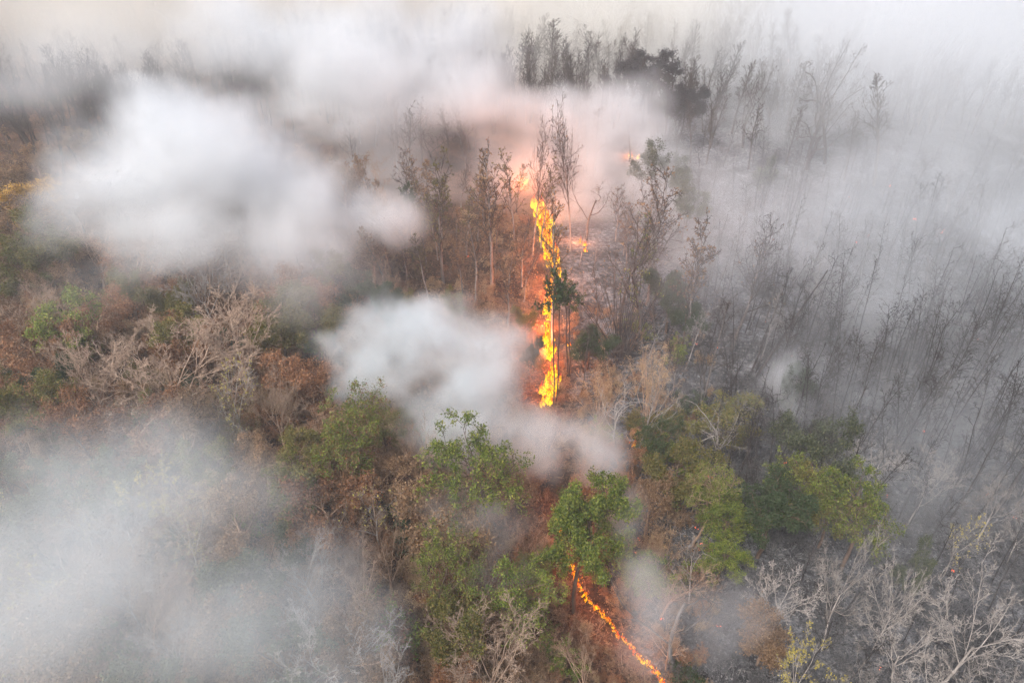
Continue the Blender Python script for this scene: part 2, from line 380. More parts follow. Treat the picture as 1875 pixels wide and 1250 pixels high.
q2 = sp_vase(5.5, 1.0, 7, .05, 38, 2); q2['leaves'] = [LV(lvl=-1, per=3, s=.22, m='yellow', frac=.3, sp=.08)]
proto('yellow', 'sparse_tree', 'pale', [q, q2], 231)
proto('gold', 'leafy_tree', 'brownbark', [sp_leafy(8, .5, 8, 'gold', 5, .18, 45, .7)], 241)
proto('bamboo', 'bamboo_clump', 'tanbark', [sp_bamboo(8.5, 34, 13, 6), sp_bamboo(7.5, 40, 18, 7), sp_bamboo(9, 30, 11, 6)], 251)
proto('bamboodark', 'bamboo_clump', 'dark', [sp_bamboo(10, 60, 15, 1, 'brown', twigs=3, r=.06)], 261)
proto('bamboogreen', 'bamboo_clump', 'brownbark', [sp_bamboo(8, 36, 18, 7, 'olive')], 266)
proto('soot', 'evergreen_tree', 'dark', [sp_leafy(9, .62, 9, 'soot', 6, .26, 50, .8, sp=.2)], 271)
proto('haze_green', 'leafy_tree', 'grey', [sp_leafy(8, .6, 7, 'greygreen', 5, .2, 45, .6), sp_leafy(8, .65, 8, 'greygreen', 6, .2, 45, .7)], 281)
def sp_lolly(seedn=9, h=11, stems=2):
    return dict(h=h, stems=stems, base=.25, splay=1.5, hv=(.9, 1), r=.10, K=12, wig=.05, up=.03, tip=.5, S=6, levels=[
        LV(n=seedn, t=(.80, 1), a=58, l=.15, r=.6, fall=.8, K=5, wig=.2, up=.06, S=4, skip=0, rmin=.03),
        LV(n=5, t=(.3, 1), a=42, l=.55, r=.6, K=4, wig=.2, up=.03, S=3, rmin=.02),
        LV(n=4, t=(.2, 1), a=42, l=.6, r=.6, K=3, wig=.2, up=.03, S=3, rmin=.012)],
        leaves=[LV(per=6, s=.24, m='deep', frac=.7, sp=.1, asp=.6, upb=1.2)])
proto('small_crown', 'leafy_tree', 'dark', [sp_lolly(), sp_lolly(8, 10, 1)], 291)
proto('shrub', 'dry_shrub', 'tanbark', [sp_shrub(), sp_shrub(2.2, 11, 'rust'), sp_shrub(3, 8, 'brown', 3), sp_shrub(2.6, 10, 'tan', 5, .11, 34)], 301)
proto('greenshrub', 'green_shrub', 'brownbark', [sp_shrub(2.8, 10, 'green', 8, .14), sp_shrub(2.6, 10, 'olive', 8, .13), sp_shrub(2.6, 12, 'deep', 9, .14)], 321)
proto('ashshrub', 'burnt_shrub', 'sootbark', [sp_shrub(2.4, 9, 'ashleaf', 1), sp_shrub(2.8, 8, 'ashleaf', 0), sp_shrub(1.9, 11, 'ashleaf', 2)], 331)

CROWN_PX = {
 'dense round green tree over the fire line': 178, 'open-crowned green tree left of the dense green one, dark limbs showing': 205,
 'yellow-green tree with a browning right side below the middle smoke': 190, 'bare pinkish-twigged tree right of the yellow-green tree': 150,
 'broad yellow-green tree with brown twigs at lower left centre': 215, 'yellowish leafy tree below the broad yellow-green tree': 130,
 'green tree with grey bare twigs poking out, between two larger crowns': 170, 'small leafy green tree left of the orange fire line': 90,
 'thin-leaved tree right of the orange fire line': 90, 'olive leafed tree under the dense green crown': 70,
 'large bare tree with pale branches at the bottom centre': 200, 'fine-twigged bare tree left of the fire line near the bottom': 130,
 'fine-twigged bare tree right of the fire line near the bottom': 120, 'largest fan-shaped bare tree with tan twigs': 300,
 'fan-shaped bare tree right of the largest, reaching into smoke': 175, 'bare tree dotted with pale yellow leaves in front of the fans': 140,
 'wide bare tan tree left of the largest fan': 210, 'pink-grey bare tree at the left edge': 120, 'small flat-topped bright green tree in the brown wood': 125,
 'small round bare grey tree right of the yellow-dotted one': 115, 'rust-red leafy tree below the largest fan': 190, 'rust-brown tree to the left of the rust-red one': 150,
 'bright green leafy tree right of the dense round one': 140, 'green tree hanging below the bright green one': 130, 'darker green tree right of the bright green one': 135,
 'grey bare tree with crooked limbs over a dark green bush': 155, 'pale bare tree on burnt ground, a few green leaves left': 135,
 'tall pale bare tree forked low, in the middle of the burnt corner': 140, 'pale candelabra-shaped bare tree right of the tall forked one': 120,
 'big pale bare tree at the right edge': 210, 'bare tree with yellow-green leaf tufts at the bottom': 160, 'sparse grey-green tree in haze with a dark clump on its left': 180,
 'dark round clump of leaves at the left of the sparse tree': 60, 'tree with mixed dull and bright green leaves right of the grey trunks': 180,
 'tree with golden leaves at the far left': 95, 'dark olive tree at the left edge under the golden one': 150, 'deep olive tree at the very edge below the golden one': 110,
 'slender tree with yellowish tip, left in the row beside the small dark green one': 95, 'slender tree with dark clustered twigs left of the fire wall': 75,
 'tall bare tree rising just left of the fire wall top': 75, 'tallest pale bare tree rising through white smoke right of the fire': 95,
 'dark forked bare tree standing in front of the flames': 70, 'slim tree with small round dark crown silhouetted on the flames': 62,
 'smaller dark round-crowned tree just right of the flames': 58, 'small thin tree with a narrow dark green crown at the left of the slender row': 34,
 'open green-leaved crooked tree above the dark bamboo': 130, 'dark green tree right of the dark bamboo culms': 90, 'low dark green bush-like tree next to the small flames': 90,
 'little dark green tree just left of the flame column': 42, 'dense dark tree beside the pale slanting trunk': 85, 'pale slanting trunk with sparse branches right of the tan bamboo': 75,
 'tangled pale bare tree before the tan bamboo': 120, 'smaller tangled pale bare tree left of the lone bright flame': 100,
 'sooty dark evergreen tree with drooping crown in the upper smoke': 125, 'smaller sooty evergreen at the lower right of the big one': 95,
 'dark bare tree in the upper line, dense and narrow': 75, 'dark spreading bare tree at the left of the upper line': 80, 'wide dark bare tree in the middle of the upper line': 110,
 'pointed grey bare tree behind the sooty evergreen': 70, 'large dark crooked tree standing out of the upper right smoke': 120, 'second dark crooked tree leaning right from the same spot': 100,
 'dark twiggy tree with upswept limbs left of the crooked pair': 90, 'grey curling bare tree right of the sooty evergreen': 80, 'faint wide bare tree silhouette in beige haze, upper left': 100,
 'dark green tree tangled with bare branches near the lone flame': 90, 'olive dark tree behind the crooked grey limbs': 120, 'pale curling bare tree leaning over the green bush': 110}
def plant(kind, var, loc, height, rz, label=None, cat=None, group=None, lean=(0, 0), wide=1.0, name=None):
    nm, protos = PROTO[kind]
    tm, cm, fm, top, rad = protos[var % len(protos)]
    s = height / top
    if label in CROWN_PX:           # crown spread measured in the photograph, turned into metres at the tree's distance
        dep = project(loc[0], loc[1], loc[2] + height * .7)[2]
        wide = min(2.0, max(.45, CROWN_PX[label] / FPX * dep * .5 / (rad * s)))
    r = empty(name or nm, loc, rz)
    r.scale = (s * wide, s * wide, s)
    r.rotation_euler = (lean[0], lean[1], rz)
    tag(r, label, cat, group)
    link('trunk' if kind[:6] != 'bamboo' and 'shrub' not in kind else ('culms' if kind[:6] == 'bamboo' else 'stems'), tm, r)
    c = link('crown', cm, r)
    if fm is not None: link('foliage', fm, c)
    return r
rnd = random.Random(3)
def at_top(kind, px, py, h, label, cat='tree', var=None, group=None, **k):
    p = hit(px, py, h)
    return plant(kind, rnd.randrange(9) if var is None else var, tuple(p), h, rnd.uniform(0, 6.28), label, cat, group, **k)
def at_base(kind, bx, by, ty, label, cat='tree', var=None, group=None, **k):
    p = hit(bx, by); lo, hi = .5, 60
    for _ in range(30):
        mid = (lo + hi) / 2
        if project(p[0], p[1], p[2] + mid)[1] > ty: lo = mid
        else: hi = mid
    return plant(kind, rnd.randrange(9) if var is None else var, tuple(p), lo, rnd.uniform(0, 6.28), label, cat, group, **k)

# ---------------------------------------------------------------- ground
def ground():
    # one sheet to the horizon: finer cells near, coarser far
    ys = np.concatenate((np.arange(-60, 150, .9), np.arange(150, 320, 3), np.geomspace(320, 4000, 40)))
    xs = np.concatenate((-np.geomspace(150, 3500, 30)[::-1], np.arange(-147, 148, 1.2), np.geomspace(150, 3500, 30)))
    X, Y = np.meshgrid(xs, ys); rg = np.random.RandomState(9)
    near = (np.abs(X) < 148) & (Y < 150)
    Z = terrain(X, np.minimum(Y, 420)) + near * rg.normal(0, .05, X.shape)
    V = np.stack((X, Y, Z), -1).reshape(-1, 3)
    ny, nx = X.shape; I = np.arange(ny * nx).reshape(ny, nx)
    F = np.stack((I[:-1, :-1], I[:-1, 1:], I[1:, 1:], I[1:, :-1]), -1).reshape(-1, 4)
    m, N, L, b = new_mat('forest_floor')
    geo = N.new('ShaderNodeNewGeometry'); sp = N.new('ShaderNodeSeparateXYZ'); L.new(geo.outputs['Position'], sp.inputs[0])
    def noise(sc, det=6, ro=.6):
        n = N.new('ShaderNodeTexNoise'); n.inputs['Scale'].default_value = sc; n.inputs['Detail'].default_value = det
        n.inputs['Roughness'].default_value = ro; L.new(geo.outputs['Position'], n.inputs['Vector']); return n.outputs[0]
    def mix(f, a, c):
        x = N.new('ShaderNodeMix'); x.data_type = 'RGBA'
        for s_, v in ((0, f), (6, a), (7, c)):
            if hasattr(v, 'is_output') or hasattr(v, 'links'): L.new(v, x.inputs[s_])
            else: x.inputs[s_].default_value = v
        return x.outputs[2]
    litter = ramp(N, [(.3, (.022, .014, .010)), (.46, (.060, .034, .022)), (.6, (.13, .07, .042)), (.75, (.20, .12, .08))]); L.new(noise(3.2, 8, .75), litter.inputs[0])
    ash = ramp(N, [(.32, (.012, .012, .014)), (.46, (.06, .061, .066)), (.6, (.16, .162, .17)), (.76, (.33, .33, .335))]); L.new(noise(1.6, 8, .78), ash.inputs[0])
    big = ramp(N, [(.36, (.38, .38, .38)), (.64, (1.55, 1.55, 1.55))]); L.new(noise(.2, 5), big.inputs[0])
    # burnt side lies to the right of the fire line (world x against y), ragged edge
    am = N.new('ShaderNodeMath'); am.operation = 'MULTIPLY_ADD'; am.inputs[1].default_value = 7; L.new(noise(.25, 4), am.inputs[0]); L.new(sp.outputs[0], am.inputs[2])
    yb = N.new('ShaderNodeMapRange'); yb.inputs['From Min'].default_value = 25; yb.inputs['From Max'].default_value = 60
    yb.inputs['To Min'].default_value = 12; yb.inputs['To Max'].default_value = 9; L.new(sp.outputs[1], yb.inputs[0])
    sb = N.new('ShaderNodeMath'); sb.operation = 'SUBTRACT'; L.new(am.outputs[0], sb.inputs[0]); L.new(yb.outputs[0], sb.inputs[1])
    fa = N.new('ShaderNodeMapRange'); fa.inputs['From Min'].default_value = -.6; fa.inputs['From Max'].default_value = 1.2; L.new(sb.outputs[0], fa.inputs[0])
    c = mix(fa.outputs[0], litter.outputs[0], ash.outputs[0])
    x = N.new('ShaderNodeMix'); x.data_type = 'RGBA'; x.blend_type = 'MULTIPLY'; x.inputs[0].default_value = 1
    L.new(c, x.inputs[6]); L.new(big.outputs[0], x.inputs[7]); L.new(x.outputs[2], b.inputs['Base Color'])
    b.inputs['Roughness'].default_value = .95; b.inputs['Specular IOR Level'].default_value = .1
    bp = N.new('ShaderNodeBump'); bp.inputs['Strength'].default_value = 1; bp.inputs['Distance'].default_value = .3
    L.new(noise(2.2, 8, .7), bp.inputs['Height']); L.new(bp.outputs[0], b.inputs['Normal'])
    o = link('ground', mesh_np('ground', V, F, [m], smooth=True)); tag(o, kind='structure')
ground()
def burnt(x, y):
    e = 6.5 if y > 60 else 6.5 + (60 - y) * .08
    return x > e

# ---------------------------------------------------------------- fire
def flame_material():
    m, N, L, b = new_mat('flame'); N.remove(b)
    at = N.new('ShaderNodeAttribute'); at.attribute_name = 'tint'
    geo = N.new('ShaderNodeNewGeometry'); n = N.new('ShaderNodeTexNoise'); n.inputs['Scale'].default_value = 3.6; n.inputs['Detail'].default_value = 4
    L.new(geo.outputs['Position'], n.inputs['Vector'])
    ad = N.new('ShaderNodeMath'); ad.operation = 'MULTIPLY_ADD'; ad.inputs[1].default_value = 1.5; ad.inputs[2].default_value = -.74; L.new(n.outputs[0], ad.inputs[0])
    s = N.new('ShaderNodeMath'); s.operation = 'ADD'; s.use_clamp = True; L.new(at.outputs['Fac'], s.inputs[0]); L.new(ad.outputs[0], s.inputs[1])
    c = ramp(N, [(0, (1, .66, .03)), (.48, (1, .50, .008)), (.66, (1, .24, .008)), (.85, (1, .08, .012)), (1, (.8, .03, .01))]); L.new(s.outputs[0], c.inputs[0])
    st = N.new('ShaderNodeMapRange'); st.inputs['To Min'].default_value = 1.7; st.inputs['To Max'].default_value = .6; L.new(s.outputs[0], st.inputs[0])
    em = N.new('ShaderNodeEmission'); L.new(c.outputs[0], em.inputs[0]); L.new(st.outputs[0], em.inputs[1])
    tr = N.new('ShaderNodeBsdfTransparent'); lw = N.new('ShaderNodeLayerWeight'); lw.inputs[0].default_value = .45
    pw = N.new('ShaderNodeMath'); pw.operation = 'POWER'; pw.inputs[1].default_value = 2; L.new(lw.outputs['Facing'], pw.inputs[0])
    n2 = N.new('ShaderNodeTexNoise'); n2.inputs['Scale'].default_value = 5.5; n2.inputs['Detail'].default_value = 3; L.new(geo.outputs['Position'], n2.inputs['Vector'])
    hole = N.new('ShaderNodeMapRange'); hole.inputs['From Min'].default_value = .50; hole.inputs['From Max'].default_value = .62; L.new(n2.outputs[0], hole.inputs[0])
    mxh = N.new('ShaderNodeMath'); mxh.operation = 'MAXIMUM'; L.new(hole.outputs[0], mxh.inputs[0]); L.new(pw.outputs[0], mxh.inputs[1])
    ms = N.new('ShaderNodeMixShader'); L.new(mxh.outputs[0], ms.inputs[0]); L.new(em.outputs[0], ms.inputs[1]); L.new(tr.outputs[0], ms.inputs[2])
    L.new(ms.outputs[0], N['Material Output'].inputs[0])
    try: m.cycles.emission_sampling = 'NONE'
    except Exception: pass
    return m
FLAME = flame_material()
def flame_mesh(seed, n, rad, h, cool=0.0):
    """a cluster of twisting tongues of flame"""
    rg = np.random.RandomState(seed); VV, FF, TT, off = [], [], [], 0
    prof = np.array((.55, 1, .85, .5, .22, .02)); K = len(prof); Sd = 5
    for i in range(n):
        c = rg.normal(0, rad, 2); hh = h * rg.uniform(.3, 1.35); wd = hh * rg.uniform(.10, .19)
        ph = rg.uniform(0, 6.28); am = wd * rg.uniform(.3, 1.1)
        base = rg.uniform(0, .35) * h if rg.uniform() < .4 else -.05
        for k in range(K):
            t = k / (K - 1)
            cx = c[0] + am * math.sin(ph + t * 4) * t * 1.4 ; cyy = c[1] + am * math.cos(ph * 1.7 + t * 3.3) * t
            for j in range(Sd):
                a = j * 2 * PI / Sd + t * 1.5 + ph
                VV.append((cx + wd * prof[k] * math.cos(a) * (1 + .25 * math.sin(a * 2)), cyy + wd * prof[k] * .7 * math.sin(a), base + hh * t)); TT.append(min(1, cool + .08 + (.75 * t ** 1.3) + abs(c[0]) / rad * .1))
        for k in range(K - 1):
            for j in range(Sd):
                a = off + k * Sd + j; b_ = off + k * Sd + (j + 1) % Sd
                FF.append((a, b_, b_ + Sd, a + Sd))
        off += K * Sd
    return mesh_np('flame', np.array(VV), np.array(FF), [FLAME], np.array(TT), smooth=True)
FL_S = [flame_mesh(i, 14, .15, .42, .22) for i in range(6)]
FL_B = [flame_mesh(20 + i, 15, .24, 1.25, .06) for i in range(7)]
def fire(label, pts, step, meshes, jit, s=(.7, 1.3), group=None, energy=0, every=4):
    P = [hit(*p) for p in pts]
    root = empty('fire', tuple(P[0])); tag(root, label, 'fire', group)
    rg = np.random.RandomState(len(pts) * 31 + int(pts[0][0])); k = 0
    for a, b_ in zip(P[:-1], P[1:]):
        L_ = np.linalg.norm(b_ - a); n = max(1, int(L_ / step))
        for i in range(n):
            if meshes is FL_B and rg.uniform() < .22: continue
            q = a + (b_ - a) * (i + rg.uniform(0, 1)) / n
            q = q + np.array((rg.normal(0, jit), rg.normal(0, jit), 0)); q[2] = terrain(q[0], q[1])
            o = link('flame', meshes[rg.randint(len(meshes))], root)
            o.location = tuple(q - P[0]); o.rotation_euler = (0, 0, rg.uniform(0, 6.28)); sc = rg.uniform(*s); o.scale = (sc, sc, sc * rg.uniform(.8, 1.3))
            if energy and k % every == 0:
                l = bpy.data.lights.new('fire_glow', 'POINT'); l.energy = energy; l.color = (1, .27, .08); l.shadow_soft_size = .9
                lo = bpy.data.objects.new('fire_glow', l); COL.objects.link(lo); lo.parent = root
                lo.location = tuple(q - P[0] + np.array((0, 0, 1.3)))
            k += 1
    return root
E_BIG = 3000
fire('tall yellow wall of flame running up the slope, furthest and widest stretch', [(1018, 512), (1008, 470), (998, 430), (992, 398), (988, 382)], .42, FL_B, .24, (.45, 1.75), energy=E_BIG, every=14)
fire('yellow column of flame just below the small round dark tree', [(1004, 662), (1004, 625), (1003, 590), (1008, 560), (1010, 520)], .42, FL_B, .2, (.3, 1.15), energy=E_BIG * .7, every=14)
fire('bright flame stretch above the feathery tan bamboo', [(999, 745), (1003, 725), (1012, 700), (1013, 688)], .36, FL_B, .25, (.3, 1.1), energy=E_BIG * .22, every=12)
fire('pink flame glimpsed through smoke between tall bare trunks, left of the main fire', [(958, 345), (960, 330)], .8, FL_B, .4, (.7, 1.2), energy=E_BIG * 1.3, every=6)
fire('low flames in the smoke right of the fire wall', [(1150, 292), (1163, 288), (1185, 300)], 5, FL_B, .5, (.5, .8), energy=E_BIG * .5, every=3)
fire('short row of small flames beside the dark green bush', [(1038, 632), (1052, 636), (1075, 642)], .9, FL_S, .12, (.7, 1.1))
fire('small flames low in smoke right of the fire wall base', [(1062, 440), (1072, 455), (1082, 462)], 1.5, FL_S, .3, (1, 1.7), energy=700, every=4)
fire('lone bright flame in the undergrowth among grey bare branches', [(1157, 812), (1161, 816)], .3, FL_S, .12, (1.2, 1.8), energy=60, every=3)
fire('thin orange fire line winding down through the brush to the bottom edge', [(1040, 1020), (1050, 1048), (1058, 1070), (1073, 1095), (1088, 1110), (1106, 1126), (1122, 1148), (1132, 1164), (1150, 1180), (1170, 1204), (1192, 1222), (1212, 1245), (1216, 1270)], .13, FL_S, .06, (.35, .8), energy=140, every=18)
fire('broken flames seen through the leaves of the dense green tree', [(1022, 935), (1026, 955), (1026, 975), (1034, 1010)], .55, FL_S, .15, (.5, .8), energy=80, every=6)
fire('little flame at the left edge of the dense green tree', [(976, 884), (980, 892)], .4, FL_S, .1, (.6, .9))

# ---------------------------------------------------------------- named trees, nearest the picture's landmarks
A, B = at_top, at_base
# centre: slender trees round the fire wall
B('row', 812, 520, 262, 'slender tree with yellowish tip, left in the row beside the small dark green one', var=0)
B('small_crown', 756, 480, 335, 'small thin tree with a narrow dark green crown at the left of the slender row')
B('row', 900, 530, 252, 'slender tree with dark clustered twigs left of the fire wall', var=1)
B('row', 872, 560, 380, 'thin pale bare tree on the reddish slope left of the fire')
B('row', 975, 470, 215, 'tall bare tree rising just left of the fire wall top', var=2)
B('row', 942, 440, 270, 'short bare tree with bent twigs left of the fire wall top')
B('row', 1045, 460, 165, 'tallest pale bare tree rising through white smoke right of the fire', var=2)
B('row', 1012, 640, 355, 'dark forked bare tree standing in front of the flames', var=1, wide=.8)
B('crooked', 1075, 440, 320, 'bare tree with wide twigs in the pink smoke right of the fire')
B('row', 990, 455, 290, 'bare tree with twisted twigs standing at the fire wall', var=0)
B('small_crown', 1016, 745, 492, 'slim tree with small round dark crown silhouetted on the flames', wide=1.25)
B('small_crown', 1040, 690, 520, 'smaller dark round-crowned tree just right of the flames', wide=1.15)
B('row', 930, 600, 430, 'thin pale forked tree low on the slope left of the flames', var=1)
B('row', 855, 470, 330, 'faint thin bare tree between the two slender leafy ones')
# centre right
B('sparsegreen', 1165, 640, 395, 'open green-leaved crooked tree above the dark bamboo', var=0, wide=1.1)
B('row', 1135, 610, 330, 'tall fine-branched tree in pink smoke, left one of four right of the fire', var=2)
B('row', 1185, 560, 300, 'tall fine-branched tree above the dark bamboo, second of four right of the fire', var=3)
B('row', 1250, 640, 380, 'tall dusky twiggy tree right of the dark bamboo, third of four', var=1)
B('row', 1340, 640, 400, 'tall twiggy tree past the pale slanting trunk, last of four', var=2)
A('deep', 1235, 500, 8, 'dark green tree right of the dark bamboo culms', var=0)
A('deep', 1262, 548, 7, 'dense dark tree beside the pale slanting trunk', var=1)
A('deep', 1080, 605, 5, 'low dark green bush-like tree next to the small flames', var=0)
A('deep', 972, 622, 5.5, 'little dark green tree just left of the flame column', var=1, wide=.6)
A('olive', 962, 560, 5, 'small pale green tree on the slope left of the flames', var=0, wide=.7)
A('olive', 830, 530, 6, 'yellow-dotted small tree above the middle smoke puff', var=1, wide=.8)
A('deep', 700, 520, 7, 'dark green tree hazed by smoke above the middle puff', var=0)
A('haze_green', 640, 485, 7, 'pale grey-green tree fading into the left smoke', var=0)
A('deep', 610, 560, 6, 'dim green tree at the left end of the middle puff', var=1)
B('slender', 1285, 755, 530, 'pale slanting trunk with sparse branches right of the tan bamboo', var=1, wide=.8)
B('palecrooked', 1170, 830, 645, 'tangled pale bare tree before the tan bamboo', var=0)
B('palecrooked', 1120, 830, 700, 'smaller tangled pale bare tree left of the lone bright flame', var=1)
# bamboo
A('bamboodark', 1155, 490, 11, 'fan of dark leafless bamboo culms', 'bamboo', wide=1.1)
A('bamboo', 1110, 640, 8, 'tan feathery bamboo clump right of the flames, left of its pair', 'bamboo', var=0)
A('bamboo', 1205, 625, 9, 'tan feathery bamboo clump below the dark culms, right of its pair', 'bamboo', var=2)
A('bamboo', 1006, 725, 6, 'feathery cream bamboo in front of the foot of the flames', 'bamboo', var=1, wide=.8)
A('bamboo', 950, 728, 4.5, 'low cream bamboo left of the foot of the flames', 'bamboo', var=0)
A('bamboo', 1085, 760, 5.5, 'dull tan bamboo below the right bamboo pair', 'bamboo', var=1)
A('bamboo', 985, 800, 4, 'pinkish dry bamboo in smoke above the green trees', 'bamboo', var=1)
# near greens, bottom centre
A('domeopen', 885, 775, 13, 'open-crowned green tree left of the dense green one, dark limbs showing', var=0, wide=1.02)
A('dome', 1070, 872, 13, 'dense round green tree over the fire line', var=0, wide=.92)
A('domebright', 655, 690, 12, 'yellow-green tree with a browning right side below the middle smoke', var=1)
A('vase', 745, 730, 10, 'bare pinkish-twigged tree right of the yellow-green tree', var=2)
A('domeopen', 770, 990, 11, 'broad yellow-green tree with brown twigs at lower left centre', var=1, wide=1.2)
A('olive', 830, 1090, 8, 'yellowish leafy tree below the broad yellow-green tree', var=1)
A('domeopen', 960, 1015, 9.5, 'green tree with grey bare twigs poking out, between two larger crowns', var=0)
A('domeopen', 990, 1085, 6, 'small leafy green tree left of the orange fire line', var=1)
A('domeopen', 1165, 1010, 5.5, 'thin-leaved tree right of the orange fire line', var=0)
A('olive', 985, 1000, 6, 'olive leafed tree under the dense green crown', var=0)
A('fan', 900, 1120, 9.5, 'large bare tree with pale branches at the bottom centre', var=0)
A('vase', 1085, 1165, 7, 'fine-twigged bare tree left of the fire line near the bottom', var=2)
A('vase', 1240, 1120, 6, 'fine-twigged bare tree right of the fire line near the bottom', var=0)
A('palevase', 700, 1190, 8, 'bare tree at the bottom edge in thin smoke', var=1)
A('vase', 690, 910, 10, 'bare red-brown twigged tree below the yellow-green tree', var=1)
A('brown', 800, 890, 9, 'brown dry tree left of the open green crown', var=0)
A('rust', 600, 870, 8, 'rust-brown leafy tree under the yellow-green tree', var=0)
A('vase', 640, 980, 9, 'tall brown twiggy tree at the edge of the lower left smoke', var=0)
# left side
A('fan', 262, 560, 13, 'largest fan-shaped bare tree with tan twigs', var=1, wide=1.15)
A('fan', 405, 520, 13, 'fan-shaped bare tree right of the largest, reaching into smoke', var=0)
A('yellow', 405, 640, 11, 'bare tree dotted with pale yellow leaves in front of the fans', var=0)
A('fan', 125, 610, 11, 'wide bare tan tree left of the largest fan', var=2, wide=1.2)
A('fan', 40, 520, 11, 'pink-grey bare tree at the left edge', var=0)
A('bright', 105, 535, 10, 'small flat-topped bright green tree in the brown wood', var=0, wide=.8)
A('fan', 485, 665, 9.5, 'small round bare grey tree right of the yellow-dotted one', var=1, wide=.8)
A('rust', 235, 730, 8, 'rust-red leafy tree below the largest fan', var=0, wide=1.1)
A('rust', 150, 730, 8, 'rust-brown tree to the left of the rust-red one', var=1)
A('bamboogreen', 400, 720, 7.5, 'tan and green bamboo under the yellow-dotted tree', 'bamboo')
A('bamboo', 455, 790, 5, 'brown dry bamboo beside the dark hollow', 'bamboo', var=0)
A('bamboo', 345, 690, 6, 'olive-tan bamboo behind the rust-red tree', 'bamboo', var=1)
A('olive', 25, 690, 9, 'dark green and olive tree at the left edge', var=1, wide=1.1)
A('deep', 70, 660, 7, 'dark green tree just right of the olive edge tree', var=1, wide=.8)
A('olive', 50, 400, 11, 'dark olive tree at the left edge under the golden one', var=0, wide=1.2)
A('olive', 20, 445, 10, 'deep olive tree at the very edge below the golden one', var=1)
A('gold', 55, 335, 11, 'tree with golden leaves at the far left')
A('fan', 145, 400, 10, 'pale bare tree in haze right of the golden one', var=2)
A('palevase', 360, 450, 12, 'ghostly bare tree fading under the big left smoke cloud', var=0)
A('haze_green', 175, 830, 8, 'yellow-green tree half lost in the lower left smoke', var=0)
A('yellow', 265, 840, 8, 'pale leafed tree in the top of the lower left smoke', var=1)
A('haze_green', 20, 830, 8, 'grey-green tree at the left edge above the lower smoke', var=1)
A('brown', 420, 900, 7.5, 'brown dry tree sinking in the lower left smoke', var=1)
A('haze_green', 400, 1040, 8, 'pale green tree seen through the lower left smoke', var=0)
A('haze_green', 500, 1150, 8, 'faint green tree near the bottom in the left smoke', var=1)
A('brown', 60, 1120, 8, 'dull brown tree in the bottom left corner smoke', var=0)
A('palevase', 585, 1110, 8, 'faint bare tree beside the pale green one at the bottom', var=2)
# right side, near
A('domebright', 1300, 840, 9, 'bright green leafy tree right of the dense round one', var=0, wide=1.1)
A('dome', 1345, 900, 7, 'green tree hanging below the bright green one', var=1)
A('domedeep', 1425, 880, 8, 'darker green tree right of the bright green one', var=0)
A('dome', 1330, 985, 6, 'green bush-like tree on the edge of burnt ground', var=1)
A('palecrooked', 1345, 720, 10, 'grey bare tree with crooked limbs over a dark green bush', var=1)
A('olive', 1335, 735, 6.5, 'olive dark tree behind the crooked grey limbs', var=1)
A('domedeep', 1210, 770, 6.5, 'dark green tree tangled with bare branches near the lone flame', var=1)
A('olive', 1250, 820, 7, 'small olive tree left of the bright green one', var=0)
A('brown', 1195, 880, 6, 'brown dry tree right of the dense round one', var=0, wide=.8)
A('palecrooked', 1290, 970, 8, 'pale curling bare tree leaning over the green bush', var=0)
A('bamboo', 1215, 950, 5.5, 'tan bamboo right of the dense green tree', 'bamboo', var=1)
A('vase', 1230, 1010, 7, 'fine tan twigged tree below the tan bamboo', var=2)
A('crooked', 1270, 1055, 10, 'old dark-trunked tree with hanging bare limbs over thin smoke', var=0)
A('palevase', 1460, 1030, 8.5, 'pale bare tree on burnt ground, a few green leaves left', var=0, wide=.9)
A('palevase', 1595, 960, 12, 'tall pale bare tree forked low, in the middle of the burnt corner', var=1, wide=.9)
A('palevase', 1680, 1010, 10, 'pale candelabra-shaped bare tree right of the tall forked one', var=2, wide=.75)
A('palevase', 1840, 1040, 12, 'big pale bare tree at the right edge', var=0, wide=1.2)
A('palevase', 1700, 1130, 7.5, 'pinkish low bare tree with curled twigs', var=1)
A('yellow', 1490, 1165, 8, 'bare tree with yellow-green leaf tufts at the bottom', var=1, wide=1.2)
A('brown', 1420, 1110, 6, 'brown twiggy tree left of the yellow-green tufts', var=1)
A('haze_green', 1530, 720, 11, 'sparse grey-green tree in haze with a dark clump on its left', var=1, wide=1.1)
A('domedeep', 1470, 668, 9, 'dark round clump of leaves at the left of the sparse tree', var=0, wide=.7)
A('domeopen', 1600, 880, 9, 'tree with mixed dull and bright green leaves right of the grey trunks', var=0, wide=1.2)
A('olive', 1540, 880, 7, 'low olive leafed tree under the mixed green one', var=0)
A('domeopen', 1530, 830, 8, 'sparse yellow-green tree above the low olive one', var=1)
B('ashpole', 1478, 965, 830, 'pair-like pale grey trunk standing on the burnt edge', var=0)
B('ashpole', 1490, 940, 800, 'second pale grey trunk leaning by the first on the burnt edge', var=1)
A('haze_green', 1690, 990, 7, 'dim green leafed sapling beside the candelabra-shaped tree', var=1, wide=.5)
A('yellow', 1790, 930, 7, 'thin tree with golden leaf tufts on the burnt slope', var=0, wide=.7)
